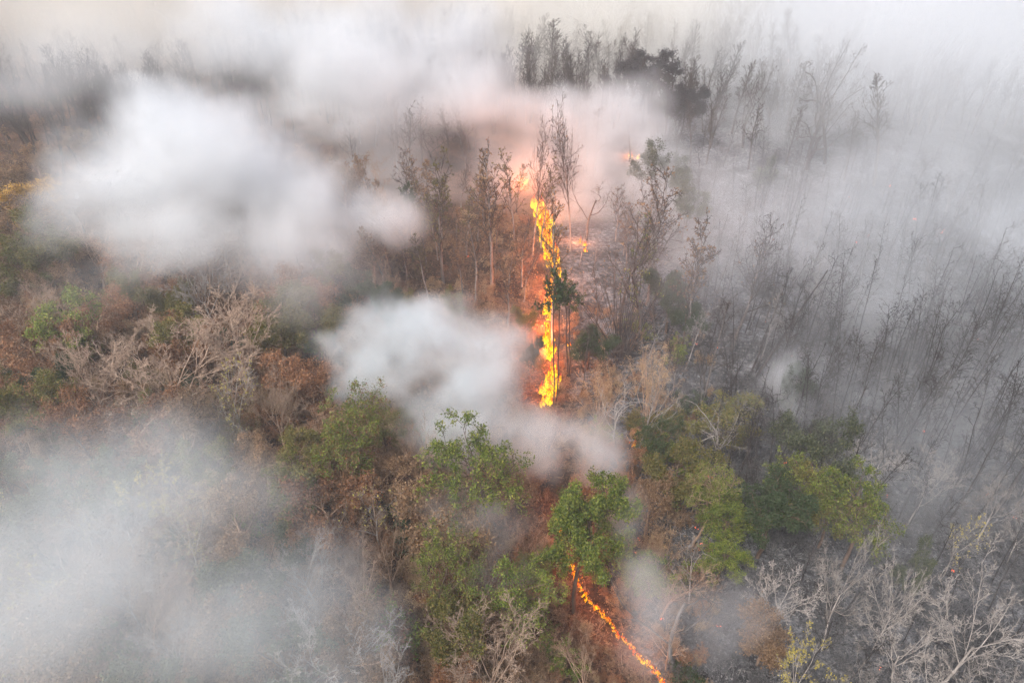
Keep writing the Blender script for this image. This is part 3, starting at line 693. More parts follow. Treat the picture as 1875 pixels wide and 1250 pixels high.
# upper right
B('farcrooked', 1480, 290, 62, 'large dark crooked tree standing out of the upper right smoke', var=2, wide=1.0)
B('farcrooked', 1510, 300, 130, 'second dark crooked tree leaning right from the same spot', var=0, lean=(0, .15))
B('farcrooked', 1360, 270, 95, 'dark twiggy tree with upswept limbs left of the crooked pair', var=1)
B('farcrooked', 1298, 240, 115, 'grey curling bare tree right of the sooty evergreen', var=0)
B('farslender', 1370, 310, 180, 'thin forked bare tree below the upswept dark one', var=1)
B('farslender', 1600, 340, 135, 'dense dark bare tree right of the crooked pair', var=2)
B('farslender', 1545, 330, 200, 'shorter dark bare tree between crooked pair and dense dark tree', var=0)
B('farslender', 1440, 300, 185, 'thin dark tree just left of the large crooked one', var=2)
A('haze_green', 1412, 285, 9, 'hazy green tree below the crooked pair', var=0, wide=.7)
A('haze_green', 1235, 250, 13, 'tall hazy green tree under the sooty evergreen', var=1)
A('haze_green', 1262, 330, 10, 'faded green tree in smoke right of the pink flames', var=0)
A('soot', 1190, 92, 15, 'sooty dark evergreen tree with drooping crown in the upper smoke', var=0, wide=1.1)
A('soot', 1255, 150, 13, 'smaller sooty evergreen at the lower right of the big one', var=0)
# upper middle line
B('farslender', 1010, 165, 28, 'dark bare tree in the upper line, dense and narrow', var=2, wide=1.2)
B('farfan', 965, 165, 48, 'dark spreading bare tree at the left of the upper line', var=1)
B('farcrooked', 905, 120, -4, 'bare treetop poking from white smoke at the top edge', var=1)
B('farslender', 888, 190, 105, 'short bare tree left below the upper line', var=0)
B('farfan', 1095, 165, 45, 'wide dark bare tree in the middle of the upper line', var=0)
B('farslender', 1185, 120, 12, 'pointed grey bare tree behind the sooty evergreen', var=1)
B('farslender', 1048, 170, 60, 'thin dark tree between the two wide ones of the upper line', var=0)
B('farfan', 930, 200, 95, 'low twiggy tree in front of the upper line', var=2)
# upper left silhouettes
B('farcrooked', 120, 110, 15, 'faint wide bare tree silhouette in beige haze, upper left', var=2)
B('farcrooked', 205, 90, 0, 'faint bare tree right of the wide silhouette', var=1)
B('farfan', 300, 100, 20, 'faint fan-shaped bare tree in beige haze', var=0)
B('farcrooked', 60, 130, 50, 'faint bare tree at the upper left edge', var=0)
B('farslender', 440, 200, 110, 'dim slender bare tree above the big left smoke cloud', var=0)

# leaning snag and fallen logs
def log_tree(name, label, cat, a, b_, r0, mat, n=7, seed=0, group=None):
    rg = np.random.RandomState(seed); a = np.array(a, float); b_ = np.array(b_, float)
    K = 10; t = np.linspace(0, 1, K)[:, None]
    P = a + (b_ - a) * t + np.cumsum(rg.normal(0, .06, (K, 3)), 0) * np.array((1, 1, .6)) * t
    root = empty(name, tuple(a)); tag(root, label, cat, group)
    V, F = tube((P - a)[None], np.array([r0]), .35, 7); link('trunk', mesh_np('trunk', V, F, [M[mat]], smooth=True), root)
    L0 = np.array([np.linalg.norm(b_ - a)])
    P0, D, Ln, rr = children(rg, (P - a)[None], L0, np.array([r0]), .35, LV(n=n, t=(.35, 1), a=35, l=.25, r=.4, skip=0, rmin=.02))
    Q = lines(rg, P0, D, Ln, 5, .2, .02); V1, F1 = tube(Q, rr, .3, 4)
    P0, D, Ln, rr = children(rg, Q, Ln, rr, .3, LV(n=4, t=(.2, 1), a=40, l=.5, r=.5, rmin=.012))
    Q = lines(rg, P0, D, Ln, 4, .2, .02); V2, F2 = tube(Q, rr, .3, 3)
    link('crown', mesh_np('crown', np.concatenate((V1, V2)), np.concatenate((F1, F2 + len(V1))), [M[mat]], smooth=True), root)
def pt(px, py, h): p = hit(px, py, h); return (p[0], p[1], p[2] + h)
log_tree('leaning_dead_tree', 'long dark leaning dead tree rising right from the smoke gap', 'dead tree', hit(1378, 700), pt(1515, 492, 11), .17, 'dark', seed=1)
log_tree('leaning_dead_tree', 'shorter dark leaning dead tree left of the long one', 'dead tree', hit(1372, 690), pt(1425, 555, 7), .12, 'dark', seed=2)
log_tree('fallen_log', 'dark fallen log across grey ash, its tip glowing', 'log', pt(1590, 745, .2), pt(1705, 798, .2), .17, 'dark', 4, 3)
log_tree('fallen_log', 'dark fallen log near the lower right corner', 'log', pt(1700, 1165, .2), pt(1765, 1205, .2), .14, 'dark', 4, 4)
log_tree('fallen_log', 'short black log beneath the tall forked pale tree', 'log', pt(1570, 1185, .15), pt(1625, 1192, .15), .14, 'dark', 3, 5)

# ---------------------------------------------------------------- scattered wood
rs = random.Random(17)
taken = []
for o in COL.objects:
    if o.type == 'EMPTY' and o.get('category') in ('tree', 'bamboo'): taken.append((o.location.x, o.location.y))
GRID = {}
def cell(x, y): return (int(x // 4), int(y // 4))
for q in taken: GRID.setdefault(cell(*q), []).append(q)
def free(x, y, d):
    cx, c_y = cell(x, y)
    for i in (-1, 0, 1):
        for j in (-1, 0, 1):
            for (a, b_) in GRID.get((cx + i, c_y + j), ()):
                if (a - x) ** 2 + (b_ - y) ** 2 < d * d: return False
    GRID.setdefault(cell(x, y), []).append((x, y)); return True
FIRE_PX = [(985, 370), (1000, 450), (1008, 520), (1006, 590), (1006, 660), (1012, 700), (1000, 750), (1022, 935), (1034, 1010), (1050, 1048), (1058, 1070), (1073, 1095), (1106, 1126), (1132, 1164), (1170, 1204), (1212, 1245), (1225, 1290)]
def near_fire(x, y, h=5.0):
    # keep the burning strip open: no scattered plant on it, or tall enough just below it to hide it
    for q in (0, h * .5, h):
        px, py, dep = project(x, y, float(terrain(x, y)) + q)
        for (a, b_) in zip(FIRE_PX[:-1], FIRE_PX[1:]):
            ax, ay = b_[0] - a[0], b_[1] - a[1]
            t = min(1, max(0, ((px - a[0]) * ax + (py - a[1]) * ay) / (ax * ax + ay * ay)))
            if math.hypot(px - a[0] - ax * t, py - a[1] - ay * t) < 8 + FPX * (.25 + .35 * h) / dep: return True
    return False
def scatter(n, x0, y0, x1, y1, d, tries=12000, h=5.0):
    """points whose ground position falls in a window of the photograph"""
    out = []
    for _ in range(tries):
        if len(out) >= n: break
        p = hit(rs.uniform(x0, x1), rs.uniform(y0, y1))
        if near_fire(p[0], p[1], h): continue
        if free(p[0], p[1], d): out.append(p)
    return out
LANDMARKS = [(262, 640, 'the largest fan-shaped bare tree'), (405, 710, 'the yellow-dotted bare tree'), (235, 770, 'the rust-red leafy tree'),
    (105, 565, 'the flat-topped bright green tree'), (55, 370, 'the golden-leaved tree'), (645, 760, 'the yellow-green browning tree'),
    (885, 860, 'the open-crowned green tree'), (1070, 930, 'the dense round green tree'), (780, 1080, 'the broad yellow-green tree'),
    (900, 1185, 'the pale bare tree at bottom centre'), (1300, 900, 'the bright green tree'), (1150, 560, 'the dark bamboo fan'),
    (1110, 700, 'the left feathery tan bamboo'), (1210, 690, 'the right feathery tan bamboo'), (1450, 600, 'the long leaning dead tree'),
    (1295, 650, 'the pale slanting trunk'), (1540, 780, 'the sparse grey-green tree'), (1595, 1060, 'the tall forked pale tree'),
    (1680, 1070, 'the candelabra-shaped tree'), (1490, 1200, 'the yellow-green tufted tree'), (1480, 200, 'the large dark crooked tree'),
    (1190, 140, 'the sooty evergreen'), (810, 380, 'the slender yellowish-tipped tree'), (1045, 330, 'the tallest pale bare tree'),
    (1840, 1110, 'the big pale tree at right edge'), (300, 280, 'the dense round smoke cloud'), (770, 630, 'the middle smoke puff'), (150, 1010, 'the lower left smoke bank'),
    (985, 500, 'the flame wall'), (1700, 790, 'the fallen log with glowing tip'), (1000, 110, 'the dark upper line of trees'), (400, 590, 'the smaller fan-shaped bare tree'), (1780, 480, 'the haziest part of the slope')]
LOOKS = dict(row='slender grey tree', dome='green tree', farslender='faint slim bare tree', farcrooked='faint crooked bare tree', farfan='faint spreading bare tree', fan='pale fan-twigged tree', slender='slim bare tree', slender_leaf='slim sparse-leaved tree', pole='thin blackened tree', ashpole='thin ashen tree', vase='tan twiggy bare tree',
    palevase='pale bare tree', crooked='crooked bare tree', brown='brown-leaved tree', rust='rust-leaved tree', olive='olive-leaved tree', bamboo='tan bamboo',
    haze_green='grey-green tree', yellow='yellow-tufted tree', greenopen='open green tree', shrub='dry shrub', greenshrub='green shrub', ashshrub='burnt shrub')
ORD = ['nearest', 'second', 'third', 'fourth', 'fifth', 'sixth']
SCATTERED = []
def put(pts, kinds, h, label, cat, group, wide=(.85, 1.15), lean=.06):
    for p in pts:
        k = rs.choice(kinds); hh = rs.uniform(*h)
        o = plant(k, rs.randrange(9), tuple(p), hh, rs.uniform(0, 6.28), label, 'bamboo' if k == 'bamboo' else cat, group, (rs.gauss(0, lean * .7), rs.gauss(0, lean * .7)), rs.uniform(*wide))
        px, py, _ = project(p[0], p[1], p[2] + hh * .7)
        SCATTERED.append((o, LOOKS[k], px, py))
def name_scattered():
    """say of each scattered plant which landmark it stands by and on which side"""
    G = {}
    for o, look, px, py in SCATTERED:
        if not (0 < px < 1875 and 0 < py < 1250): continue
        d, lx, ly, nm = min((math.hypot(px - a, (py - b_) * 1.2), a, b_, c) for a, b_, c in LANDMARKS)
        dx, dy = px - lx, py - ly
        side = ('left of' if dx < 0 else 'right of') if abs(dx) > abs(dy) else ('above' if dy < 0 else 'below')
        G.setdefault((look, side, nm), []).append((d, o))
    for (look, side, nm), it in G.items():
        it.sort(key=lambda q: q[0])
        for k, (d, o) in enumerate(it[:6]):
            o['label'] = (look + ' ' + side + ' ' + nm) if len(it) == 1 else (ORD[k] + ' ' + look + ' ' + side + ' ' + nm)
# burnt right slope: thin dark and ashy poles
put(scatter(78, 1290, 330, 1960, 760, 2.6), ['pole', 'pole', 'pole', 'ashpole'], (7, 12), 'thin bare tree in the grey smoke of the burnt right slope', 'tree', 'thin bare trees on the smoky burnt slope', lean=.10)
put(scatter(46, 1430, 780, 1960, 1330, 2.3), ['ashpole', 'pole', 'pole'], (5, 8.5), 'thin ashen or blackened bare tree on the burnt ground at lower right', 'tree', 'bare trees on burnt ground at lower right', lean=.12)
put(scatter(18, 1560, 900, 1990, 1380, 2.6), ['palevase'], (5, 8), 'pale bare tree on the burnt ground near the right edge', 'tree', 'pale bare trees near the lower right edge', lean=.12)
# brown wood at left
put(scatter(70, -110, 560, 720, 1010, 2.8), ['brown', 'vase', 'rust', 'olive', 'vase', 'brown', 'bamboo', 'slender'], (5.5, 9.5), 'dry brown tree filling the wood at the left', 'tree', 'dry trees of the brown wood at left')
put(scatter(46, -110, 1000, 700, 1420, 2.6), ['brown', 'vase', 'haze_green', 'yellow', 'palevase'], (5, 8), 'tree veiled by the lower left smoke', 'tree', 'trees veiled by the lower left smoke')
put(scatter(62, -120, 330, 740, 560, 3.4), ['slender', 'brown', 'slender_leaf', 'vase', 'brown'], (8, 12), 'brownish tree beneath the left smoke cloud', 'tree', 'brownish trees beneath the left smoke cloud')
put(scatter(26, 640, 380, 960, 560, 3.6), ['row', 'slender_leaf', 'row'], (7, 11), 'slim bare tree on the reddish slope left of the fire', 'tree', 'slim trees on the reddish slope')
put(scatter(26, 1060, 420, 1300, 760, 3.0), ['slender', 'crooked', 'ashpole', 'row'], (6, 10), 'bare twiggy tree in the smoky middle right of the fire', 'tree', 'twiggy trees right of the fire')
put(scatter(26, 660, 880, 1260, 1330, 2.8), ['vase', 'brown', 'greenopen', 'rust'], (4, 7), 'lower tree growing between the green crowns at the bottom', 'tree', 'lower trees between the green crowns')
# far wood
FARP = scatter(40, -100, 60, 1500, 330, 4.2)
put(FARP, ['farslender', 'farcrooked', 'farfan', 'farslender'], (10, 15), 'bare tree faint in the haze of the upper slope', 'tree', 'bare trees faint in the haze of the upper slope')
# shrubs
put(scatter(130, -100, 560, 1000, 1330, 1.5, h=2.0), ['shrub'], (1.8, 3.8), 'dry brown shrub in the undergrowth of the unburnt wood', 'shrub', 'dry shrubs of the unburnt wood', (.9, 1.6), .1)
put(scatter(45, -100, 560, 1300, 1330, 1.5, h=2.0), ['greenshrub'], (1.8, 3.6), 'green shrub in the undergrowth among dry ones', 'shrub', 'green shrubs in the undergrowth', (.9, 1.5), .1)
put(scatter(50, 640, 380, 960, 620, 2.0), ['shrub'], (1.4, 2.6), 'low rusty shrub on the slope left of the fire wall', 'shrub', 'rusty shrubs left of the fire wall', (.9, 1.6), .1)
put(scatter(200, 1210, 560, 1950, 1330, 1.4, h=2.0), ['ashshrub'], (1.2, 2.8), 'ash-grey burnt shrub on the burnt ground', 'shrub', 'burnt shrubs on the ash', (.9, 1.6), .15)

name_scattered()

# instanced remainder (no one could count these): far wood and undergrowth
def instancer(name, pts, protos, smin, smax, label, cat, seed):
    """pts (n,3): copies of a plant placed on points by geometry nodes"""
    for vi, (src, sel) in enumerate(protos):
        P = pts[sel]
        if len(P) == 0: continue
        me = bpy.data.meshes.new(name); me.from_pydata([tuple(p) for p in P], [], [])
        o = link(name, me); tag(o, label, cat, kind='stuff')
        ng = bpy.data.node_groups.new(name, 'GeometryNodeTree')
        ng.interface.new_socket('Geometry', in_out='INPUT', socket_type='NodeSocketGeometry')
        ng.interface.new_socket('Geometry', in_out='OUTPUT', socket_type='NodeSocketGeometry')
        N, L = ng.nodes, ng.links
        gi = N.new('NodeGroupInput'); go = N.new('NodeGroupOutput'); jn = N.new('GeometryNodeJoinGeometry')
        for s_ in src:
            oi = N.new('GeometryNodeObjectInfo'); oi.inputs['Object'].default_value = s_; oi.inputs['As Instance'].default_value = False
            L.new(oi.outputs['Geometry'], jn.inputs[0])
        ip = N.new('GeometryNodeInstanceOnPoints'); L.new(gi.outputs[0], ip.inputs['Points'])
        g2 = N.new('GeometryNodeGeometryToInstance'); L.new(jn.outputs[0], g2.inputs[0]); L.new(g2.outputs[0], ip.inputs['Instance'])
        rv = N.new('FunctionNodeRandomValue'); rv.data_type = 'FLOAT_VECTOR'; rv.inputs[0].default_value = (-.1, -.1, 0); rv.inputs[1].default_value = (.1, .1, 6.28); rv.inputs['Seed'].default_value = seed + vi
        L.new(rv.outputs[0], ip.inputs['Rotation'])
        rf = N.new('FunctionNodeRandomValue'); rf.data_type = 'FLOAT'; rf.inputs[2].default_value = smin; rf.inputs[3].default_value = smax; rf.inputs['Seed'].default_value = seed + 9 + vi
        L.new(rf.outputs[1], ip.inputs['Scale'])
        L.new(ip.outputs[0], go.inputs[0])
        md = o.modifiers.new('scatter', 'NODES'); md.node_group = ng
def first_of(group, want):
    """trunk, crown, foliage objects of the first plants of a group whose crown uses this mesh"""
    for o in COL.objects:
        if o.type == 'EMPTY' and o.get('group') == group:
            ch = list(o.children) + [g for c in o.children for g in c.children]
            if any(c.data == want for c in ch): return ch
    return None
def srcs(kind, group, n):
    out = []
    for v in range(n):
        r = first_of(group, PROTO[kind][1][v][1])
        if r: out.append(r)
    return out
npr = np.random.RandomState(44)
def cloud(n, x0, y0, x1, y1, d):
    P = []
    px = npr.uniform(x0, x1, n * 3); py = npr.uniform(y0, y1, n * 3)
    for a, b_ in zip(px, py):
        if len(P) >= n: break
        p = hit(a, b_)
        if near_fire(p[0], p[1], .6): continue
        P.append(p)
    return np.array(P)
def spread(name, n, win, sources, smin, smax, label, cat, seed):
    P = cloud(n, *win, 0)
    pick = npr.randint(0, len(sources), len(P))
    instancer(name, P, [(s_, pick == i) for i, s_ in enumerate(sources)], smin, smax, label, cat, seed)
shr = srcs('shrub', 'dry shrubs of the unburnt wood', 4)
spread('undergrowth', 1500, (-100, 420, 1010, 1400), shr, .25, .75, 'dry brown undergrowth on the floor of the unburnt wood', 'undergrowth', 1)
spread('undergrowth', 350, (1000, 560, 1300, 1400), shr, .2, .6, 'dry undergrowth right of the fire line', 'undergrowth', 5)
ash = srcs('ashshrub', 'burnt shrubs on the ash', 3)
spread('burnt_brush', 1500, (1220, 330, 1980, 1400), ash, .2, .6, 'ash-grey burnt twigs covering the burnt slope', 'brush', 11)
far = srcs('farslender', 'bare trees faint in the haze of the upper slope', 3)
spread('bare_wood', 230, (-150, 60, 1300, 330), far, .65, 1.0, 'mass of bare trees under the upper smoke', 'wood', 31)
spread('bare_wood', 430, (1270, 270, 1990, 960), srcs('pole', 'thin bare trees on the smoky burnt slope', 6), .5, .95, 'mass of thin blackened trees filling the burnt slope', 'wood', 41)
spread('distant_forest', 900, (-200, 5, 2050, 250), far, .6, 1.0, 'distant bare forest lost in smoke and haze', 'forest', 21)

# ---------------------------------------------------------------- leaf litter, fallen twigs
def litter(name, n, win, size, mat, label, seed, lift=.06, rod=False):
    rg = np.random.RandomState(seed)
    px = rg.uniform(win[0], win[2], n); py = rg.uniform(win[1], win[3], n)
    # flat-ground intersection, then drop onto the terrain
    u = (px - 937.5) / FPX; v = (py - 625) / FPX
    dy = cs - v * sn; dz = -sn - v * cs; t = -CAM_H / dz
    x = u * t; y = dy * t
    for _ in range(4):
        t = (terrain(x, y) - CAM_H) / dz; x = u * t; y = dy * t
    c = np.stack((x, y, terrain(x, y) + rg.uniform(.01, lift, n)), 1)
    ax = unit(rg.normal(0, 1, (n, 3)) * np.array((1, 1, .35))); nn = unit(rg.normal(0, .5, (n, 3)) + np.array((0, 0, 1)))
    sd = unit(np.cross(ax, nn)); s = (size * rg.uniform(.5, 1.5, n) * np.clip(t / 60, .8, 1.3))[:, None]
    asp = .06 if rod else .5
    V = np.stack((c - ax * s * .5, c + sd * s * asp * .5 + nn * s * .12 * (not rod), c + ax * s * .5, c - sd * s * asp * .5), 1).reshape(-1, 3)
    o = link(name, mesh_np(name, V, np.arange(4 * n).reshape(-1, 4), [M[mat]], np.repeat(rg.uniform(0, 1, n), 4)))
    tag(o, label, name.replace('_', ' '), kind='stuff')
litter('leaf_litter', 60000, (-60, 380, 1010, 1330), .2, 'rust', 'rust and brown dead leaves covering the unburnt floor', 1)
litter('leaf_litter', 30000, (-60, 380, 1260, 1330), .2, 'brown', 'brown dead leaves covering the unburnt floor', 2)
litter('ash_debris', 50000, (1180, 330, 1940, 1330), .22, 'ashleaf', 'grey ash flakes and burnt leaves on the burnt slope', 3)
litter('fallen_twigs', 14000, (1180, 330, 1940, 1330), 0.8, 'ashleaf', 'pale burnt twigs lying on the ash', 4, .35, True)
litter('fallen_twigs', 9000, (-60, 420, 1200, 1330), 0.7, 'brown', 'dry fallen twigs on the unburnt floor', 5, .35, True)

# ---------------------------------------------------------------- glowing embers
EM, N_, L_, b_ = new_mat('ember'); b_.inputs['Base Color'].default_value = (.05, .02, .015, 1)
b_.inputs['Emission Color'].default_value = (1, .16, .05, 1); b_.inputs['Emission Strength'].default_value = 1.3
def ember_mesh(seed):
    rg = np.random.RandomState(seed); VV, FF, off = [], [], 0
    for i in range(4):
        c = rg.normal(0, .10, 3); s = rg.uniform(.05, .11)
        P = np.array(((1, 0, 0), (-.8, 0, .1), (0, 1, 0), (0, -.9, 0), (.1, 0, 1.3), (0, 0, -.8))) * s * rg.uniform(.6, 1.3, (6, 3)) + c
        F = np.array(((0, 2, 4), (2, 1, 4), (1, 3, 4), (3, 0, 4), (2, 0, 5), (1, 2, 5), (3, 1, 5), (0, 3, 5)))
        VV.append(P); FF.append(F + off); off += 6
    return mesh_np('ember', np.concatenate(VV), np.concatenate(FF), [EM])
EMS = [ember_mesh(i) for i in range(4)]
spots = [(1400, 588), (1405, 430), (1590, 430), (1725, 425), (1738, 432), (1275, 590), (1268, 622), (1275, 628), (1312, 635), (1298, 692), (1450, 650), (1438, 845), (1460, 845), (1490, 850), (1625, 907), (1473, 914), (1690, 788), (1708, 798), (1310, 925), (1276, 965), (1283, 995), (1280, 1005), (1393, 1133), (1316, 1143), (1211, 1133), (1745, 1043), (1612, 1222), (1300, 870), (1555, 360), (1676, 400), (1727, 420), (1568, 442), (1440, 112), (1540, 92), (1458, 1087), (1170, 985), (1165, 1010), (1860, 945), (1808, 902), (890, 465), (856, 470), (1790, 620), (1345, 762), (1630, 340)]
for i, (px, py) in enumerate(spots):
    p = hit(px, py, .4)
    o = link('glowing_ember', EMS[i % 4]); o.location = (p[0], p[1], p[2] + .35); s = max(1, np.hypot(p[0], p[1]) / 75) * rs.uniform(.4, .9); o.scale = (s, s, s)
    o.rotation_euler = (0, 0, rs.uniform(0, 6))
    tag(o, 'tiny red glowing ember on the smouldering ground', 'ember', 'glowing embers scattered on the burnt side')

# ---------------------------------------------------------------- smoke
def smoke(label, blobs, dens, seed, scale=.10, edge=1.15, amp=1.6, vox=.8, color=(.88, .905, .925), rot=0, step=2.0):
    """blobs: (px, py, distance m, rx, ry, rz, weight); rx ry rz radii in metres"""
    B_ = []
    for (px, py, dist, rx, ry, rz, wt) in blobs:
        c = ray(px, py) * dist + np.array((0, 0, CAM_H)); B_.append((c, np.array((rx, ry, rz)), wt))
    lo = np.min([c - r_ * 1.35 for c, r_, _ in B_], 0); hi = np.max([c + r_ * 1.35 for c, r_, _ in B_], 0)
    ctr = (lo + hi) / 2
    me = bpy.data.meshes.new('smoke'); o = link('smoke', me); o.location = tuple(ctr)
    tag(o, label, 'smoke', kind='stuff')
    ng = bpy.data.node_groups.new('smoke', 'GeometryNodeTree')
    ng.interface.new_socket('Geometry', in_out='OUTPUT', socket_type='NodeSocketGeometry')
    N, L = ng.nodes, ng.links
    def math_(op, a, b=None, c=None, clamp=False):
        n = N.new('ShaderNodeMath'); n.operation = op; n.use_clamp = clamp
        for i, v in enumerate((a, b, c)):
            if v is None: continue
            if isinstance(v, (int, float)): n.inputs[i].default_value = v
            else: L.new(v, n.inputs[i])
        return n.outputs[0]
    def vec(op, a, b):
        n = N.new('ShaderNodeVectorMath'); n.operation = op
        for i, v in enumerate((a, b)):
            if v is None: continue
            if hasattr(v, 'links'): L.new(v, n.inputs[i])
            else: n.inputs[i].default_value = tuple(float(q) for q in v)
        return n
    pos = N.new('GeometryNodeInputPosition').outputs[0]
    wn = N.new('ShaderNodeTexNoise'); wn.noise_dimensions = '4D'; wn.inputs['W'].default_value = seed + .5; wn.inputs['Scale'].default_value = scale * .7; wn.inputs['Detail'].default_value = 5
    L.new(pos, wn.inputs['Vector'])
    wc = vec('SUBTRACT', wn.outputs['Color'], (.5, .5, .5)).outputs[0]
    wm = N.new('ShaderNodeVectorMath'); wm.operation = 'SCALE'; L.new(wc, wm.inputs[0]); wm.inputs['Scale'].default_value = 1.1 / scale
    warped = vec('ADD', pos, wm.outputs[0]).outputs[0]
    field = None
    for c, r_, wt in B_:
        d = vec('SUBTRACT', warped, c - ctr).outputs[0]
        d = vec('DIVIDE', d, r_).outputs[0]
        ln = N.new('ShaderNodeVectorMath'); ln.operation = 'LENGTH'; L.new(d, ln.inputs[0])
        f = math_('MULTIPLY', math_('SUBTRACT', 1.0, ln.outputs['Value']), float(wt))
        field = f if field is None else math_('SMOOTH_MAX', field, f, .25)
    no = N.new('ShaderNodeTexNoise'); no.noise_dimensions = '4D'; no.inputs['W'].default_value = seed; no.inputs['Scale'].default_value = scale
    no.inputs['Detail'].default_value = 7; no.inputs['Roughness'].default_value = .63; L.new(warped, no.inputs['Vector'])
    nz = math_('MULTIPLY', math_('SUBTRACT', no.outputs[0], .52), amp)
    v = math_('ADD', field, nz)
    v = math_('MULTIPLY', v, edge, clamp=True)
    v = math_('POWER', v, 1.35)
    # the plume dies out where the blobs end, never at the wall of the grid
    v = math_('MULTIPLY', v, math_('MULTIPLY', math_('ADD', field, .34), 4.0, clamp=True))
    vc = N.new('GeometryNodeVolumeCube'); L.new(v, vc.inputs['Density'])
    sz = hi - lo
    vc.inputs['Min'].default_value = tuple(-sz / 2); vc.inputs['Max'].default_value = tuple(sz / 2)
    for i, a in enumerate(('Resolution X', 'Resolution Y', 'Resolution Z')): vc.inputs[a].default_value = max(4, int(sz[i] / vox))
    m = bpy.data.materials.new('smoke'); m.use_nodes = True; m.node_tree.nodes.clear()
    mo = m.node_tree.nodes.new('ShaderNodeOutputMaterial'); pv = m.node_tree.nodes.new('ShaderNodeVolumePrincipled')
    pv.inputs['Density'].default_value = dens; pv.inputs['Color'].default_value = (*color, 1); pv.inputs['Anisotropy'].default_value = .1
    m.node_tree.links.new(pv.outputs[0], mo.inputs['Volume'])
    try: m.cycles.volume_step_rate = step
    except Exception: pass
    sm = N.new('GeometryNodeSetMaterial'); sm.inputs['Material'].default_value = m
    go = N.new('NodeGroupOutput'); L.new(vc.outputs[0], sm.inputs[0]); L.new(sm.outputs[0], go.inputs[0])
    o.modifiers.new('smoke', 'NODES').node_group = ng
    return o
smoke('dense round white smoke cloud at the upper left', [(320, 285, 88, 14, 10, 9.5, 1.15), (215, 300, 88, 8.5, 7, 6.5, .95), (430, 340, 86, 14, 9, 8, 1.05), (570, 385, 84, 11, 8, 6, .85), (680, 415, 84, 7, 6, 4, .7), (350, 410, 84, 14, 9, 5.5, .8), (510, 420, 84, 13, 8, 6.5, .85)], .27, 1.3, .10, vox=.5, edge=1.7, amp=2.3)
smoke('thin smoke drifting below the upper left cloud', [(480, 470, 72, 14, 9, 5, .7), (590, 545, 66, 8, 6, 5, .7), (270, 450, 74, 13, 8, 4, .55), (120, 520, 64, 8, 6, 3, .4), (620, 470, 76, 7, 6, 4, .5)], .085, 2.7, .10, vox=.8)
smoke('broad white smoke band from the top left down to the fire', [(500, 60, 138, 22, 14, 10, .8), (650, 120, 128, 22, 14, 11, 1.2), (800, 170, 125, 18, 12, 7.5, 1.1), (920, 200, 123, 13, 9, 4.5, .85), (840, 80, 150, 14, 12, 11, 1.0), (620, 190, 124, 18, 10, 5, .6)], .15, 3.9, .08, vox=.8, edge=1.6, amp=2.2)
smoke('pinkish smoke rising right of the fire wall', [(1080, 290, 124, 10, 9, 13, 1.0), (1150, 220, 126, 10, 9, 10, 1.0), (1190, 330, 120, 10, 9, 10, .85), (1090, 390, 117, 8, 8, 8, .9), (1000, 300, 128, 6, 6, 10, .7), (1040, 200, 130, 8, 8, 7, 1.0), (1230, 380, 112, 8, 8, 7, .7)], .15, 5.1, .10, vox=.7, edge=1.4, amp=2.2)
smoke('blue-white smoke puff in the middle of the wood', [(770, 625, 60, 7, 5, 5.2, 1.2), (680, 650, 60, 6, 5, 4, .95), (860, 645, 60, 6, 5, 4.2, 1.0), (830, 730, 56, 6.5, 5, 4, .85), (910, 670, 62, 4.5, 4, 4.2, .7), (740, 700, 58, 5, 4, 3, .6)], .30, 6.4, .24, vox=.28, color=(.83, .89, .915), edge=1.5, amp=2.5)
smoke('thin white smoke under the middle puff, above the green trees', [(860, 790, 53, 5.5, 4, 2.8, .85), (960, 795, 54, 5.5, 4, 3, .95), (1050, 800, 55, 4.5, 4, 3, .85), (1090, 825, 53, 4, 3, 2.4, .7), (900, 960, 47, 4, 4, 2, .55)], .25, 7.7, .24, vox=.3, edge=1.4, amp=2.2, color=(.90, .945, .965))
smoke('large grey smoke bank filling the lower left corner', [(150, 1000, 38, 10, 8, 5, 1.05), (60, 1150, 35, 9, 7, 5, .9), (300, 900, 42, 7, 6, 3.6, .9), (350, 1150, 34, 9, 6, 4, .9), (530, 1070, 38, 6, 5, 2.6, .55), (570, 1230, 33, 6, 5, 2.6, .65), (240, 1050, 38, 8, 7, 5, 1), (100, 880, 44, 7, 5, 3, .6)], .13, 8.2, .17, vox=.4, edge=1.3, amp=2.0, color=(.90, .945, .965))
smoke('grey smoke lying over the whole burnt right slope', [(1350, 480, 80, 20, 20, 8, .6), (1600, 480, 88, 30, 25, 9, .75), (1800, 420, 98, 30, 25, 10, .9), (1750, 720, 72, 24, 18, 6, .6), (1500, 380, 100, 25, 18, 10, .85), (1330, 330, 105, 14, 14, 8, .75), (1800, 1000, 58, 14, 12, 4, .5)], .052, 9.6, .08, vox=1.0, amp=2.2, edge=1.3, color=(.90, .935, .965))
smoke('bright smoke bank across the upper right', [(1290, 110, 180, 34, 20, 18, .9), (1480, 90, 165, 36, 20, 17, 1), (1680, 90, 150, 38, 20, 18, 1.2), (1860, 120, 140, 30, 20, 18, 1.2), (1720, 230, 125, 26, 16, 10, .8), (1400, 220, 150, 22, 14, 10, .9)], .040, 10.3, .055, vox=1.4, edge=1.4, amp=2.0)
smoke('pale smoke wall glowing cream behind the upper line of bare trees', [(960, 40, 185, 34, 16, 26, 1.1), (1110, 50, 185, 34, 16, 26, 1.1), (1250, 40, 185, 30, 16, 24, 1.0), (1050, 130, 170, 26, 10, 10, .8)], .12, 15.3, .04, vox=1.9, edge=1.0, amp=.9, color=(.96, .945, .90))
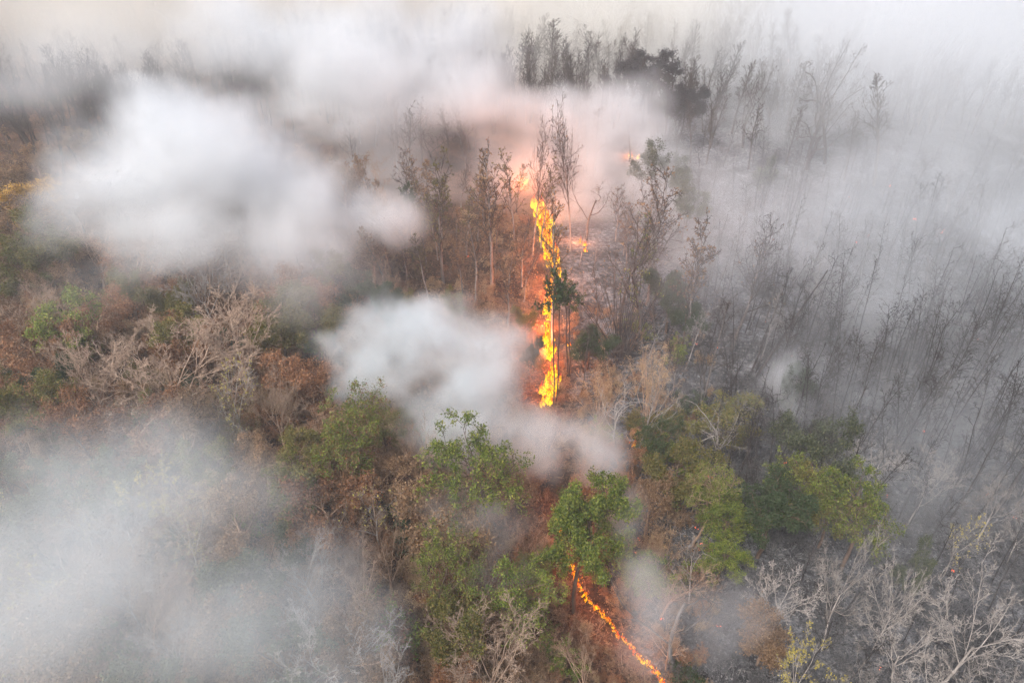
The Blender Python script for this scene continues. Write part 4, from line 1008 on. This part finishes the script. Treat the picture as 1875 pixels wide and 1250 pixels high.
smoke('wisp of smoke right of the dense green tree', [(1160, 960, 46, 1.6, 2.5, 3, .8), (1180, 1060, 43, 2, 2.5, 2.4, .9), (1210, 1130, 41, 2.6, 2.5, 2, .9), (1310, 1130, 41, 3.5, 3, 2, .7), (1200, 1180, 40, 3, 3, 1.5, .6)], .24, 11.8, .3, vox=.3)
smoke('small white smoke puff in the dark gap beside the sparse tree', [(1435, 690, 66, 2, 3, 3.2, 1), (1450, 750, 63, 1.8, 2.6, 2, .8)], .28, 12.5, .35, vox=.3)
smoke('white smoke wall behind the last trees of the upper right', [(1300, 20, 225, 50, 16, 26, 1.1), (1550, 30, 215, 50, 16, 26, 1.1), (1800, 60, 200, 50, 16, 28, 1.2)], .10, 18.2, .04, vox=2.4, amp=1.2)
smoke('beige smoke pall closing off the upper left background', [(100, 30, 185, 50, 16, 20, 1.0), (350, 10, 190, 50, 16, 22, 1.05), (620, 10, 195, 50, 16, 22, 1.05), (850, 0, 200, 40, 16, 20, 1)], .10, 14.2, .03, amp=.9, vox=2.4, edge=1.0, color=(.96, .93, .87))
smoke('thin grey smoke behind the slender row of trees left of the fire', [(760, 330, 118, 14, 7, 10, .9), (880, 330, 118, 12, 7, 10, .9), (700, 250, 125, 16, 8, 9, .8), (960, 300, 122, 8, 7, 9, .9), (800, 220, 128, 20, 8, 8, .8)], .11, 17.4, .08, vox=1.0)
smoke('thin mist among the silhouetted trees at the upper left edge', [(60, 130, 130, 26, 12, 6, .9), (240, 130, 135, 26, 12, 6, .9), (120, 60, 150, 26, 12, 7, .8)], .05, 16.2, .05, vox=1.6)

# haze: one even box of smoky air round everything
bx = np.array([(x, y, z) for x in (-420, 420) for y in (-70, 520) for z in (-4, 78)], float)
FC = np.array([(0, 1, 3, 2), (4, 6, 7, 5), (0, 4, 5, 1), (2, 3, 7, 6), (0, 2, 6, 4), (1, 5, 7, 3)])
hm = bpy.data.materials.new('haze'); hm.use_nodes = True; hm.node_tree.nodes.clear()
ho = hm.node_tree.nodes.new('ShaderNodeOutputMaterial'); hv = hm.node_tree.nodes.new('ShaderNodeVolumePrincipled')
hv.inputs['Density'].default_value = .0007; hv.inputs['Color'].default_value = (.95, .96, .97, 1)
hm.node_tree.links.new(hv.outputs[0], ho.inputs['Volume'])
tag(link('haze', mesh_np('haze', bx, FC, [hm])), kind='stuff')
print('tris', sum(sum(len(p.vertices) - 2 for p in me.polygons) if len(me.polygons) < 200 else len(me.polygons) * 2 for me in bpy.data.meshes), 'objects', len(bpy.data.objects))
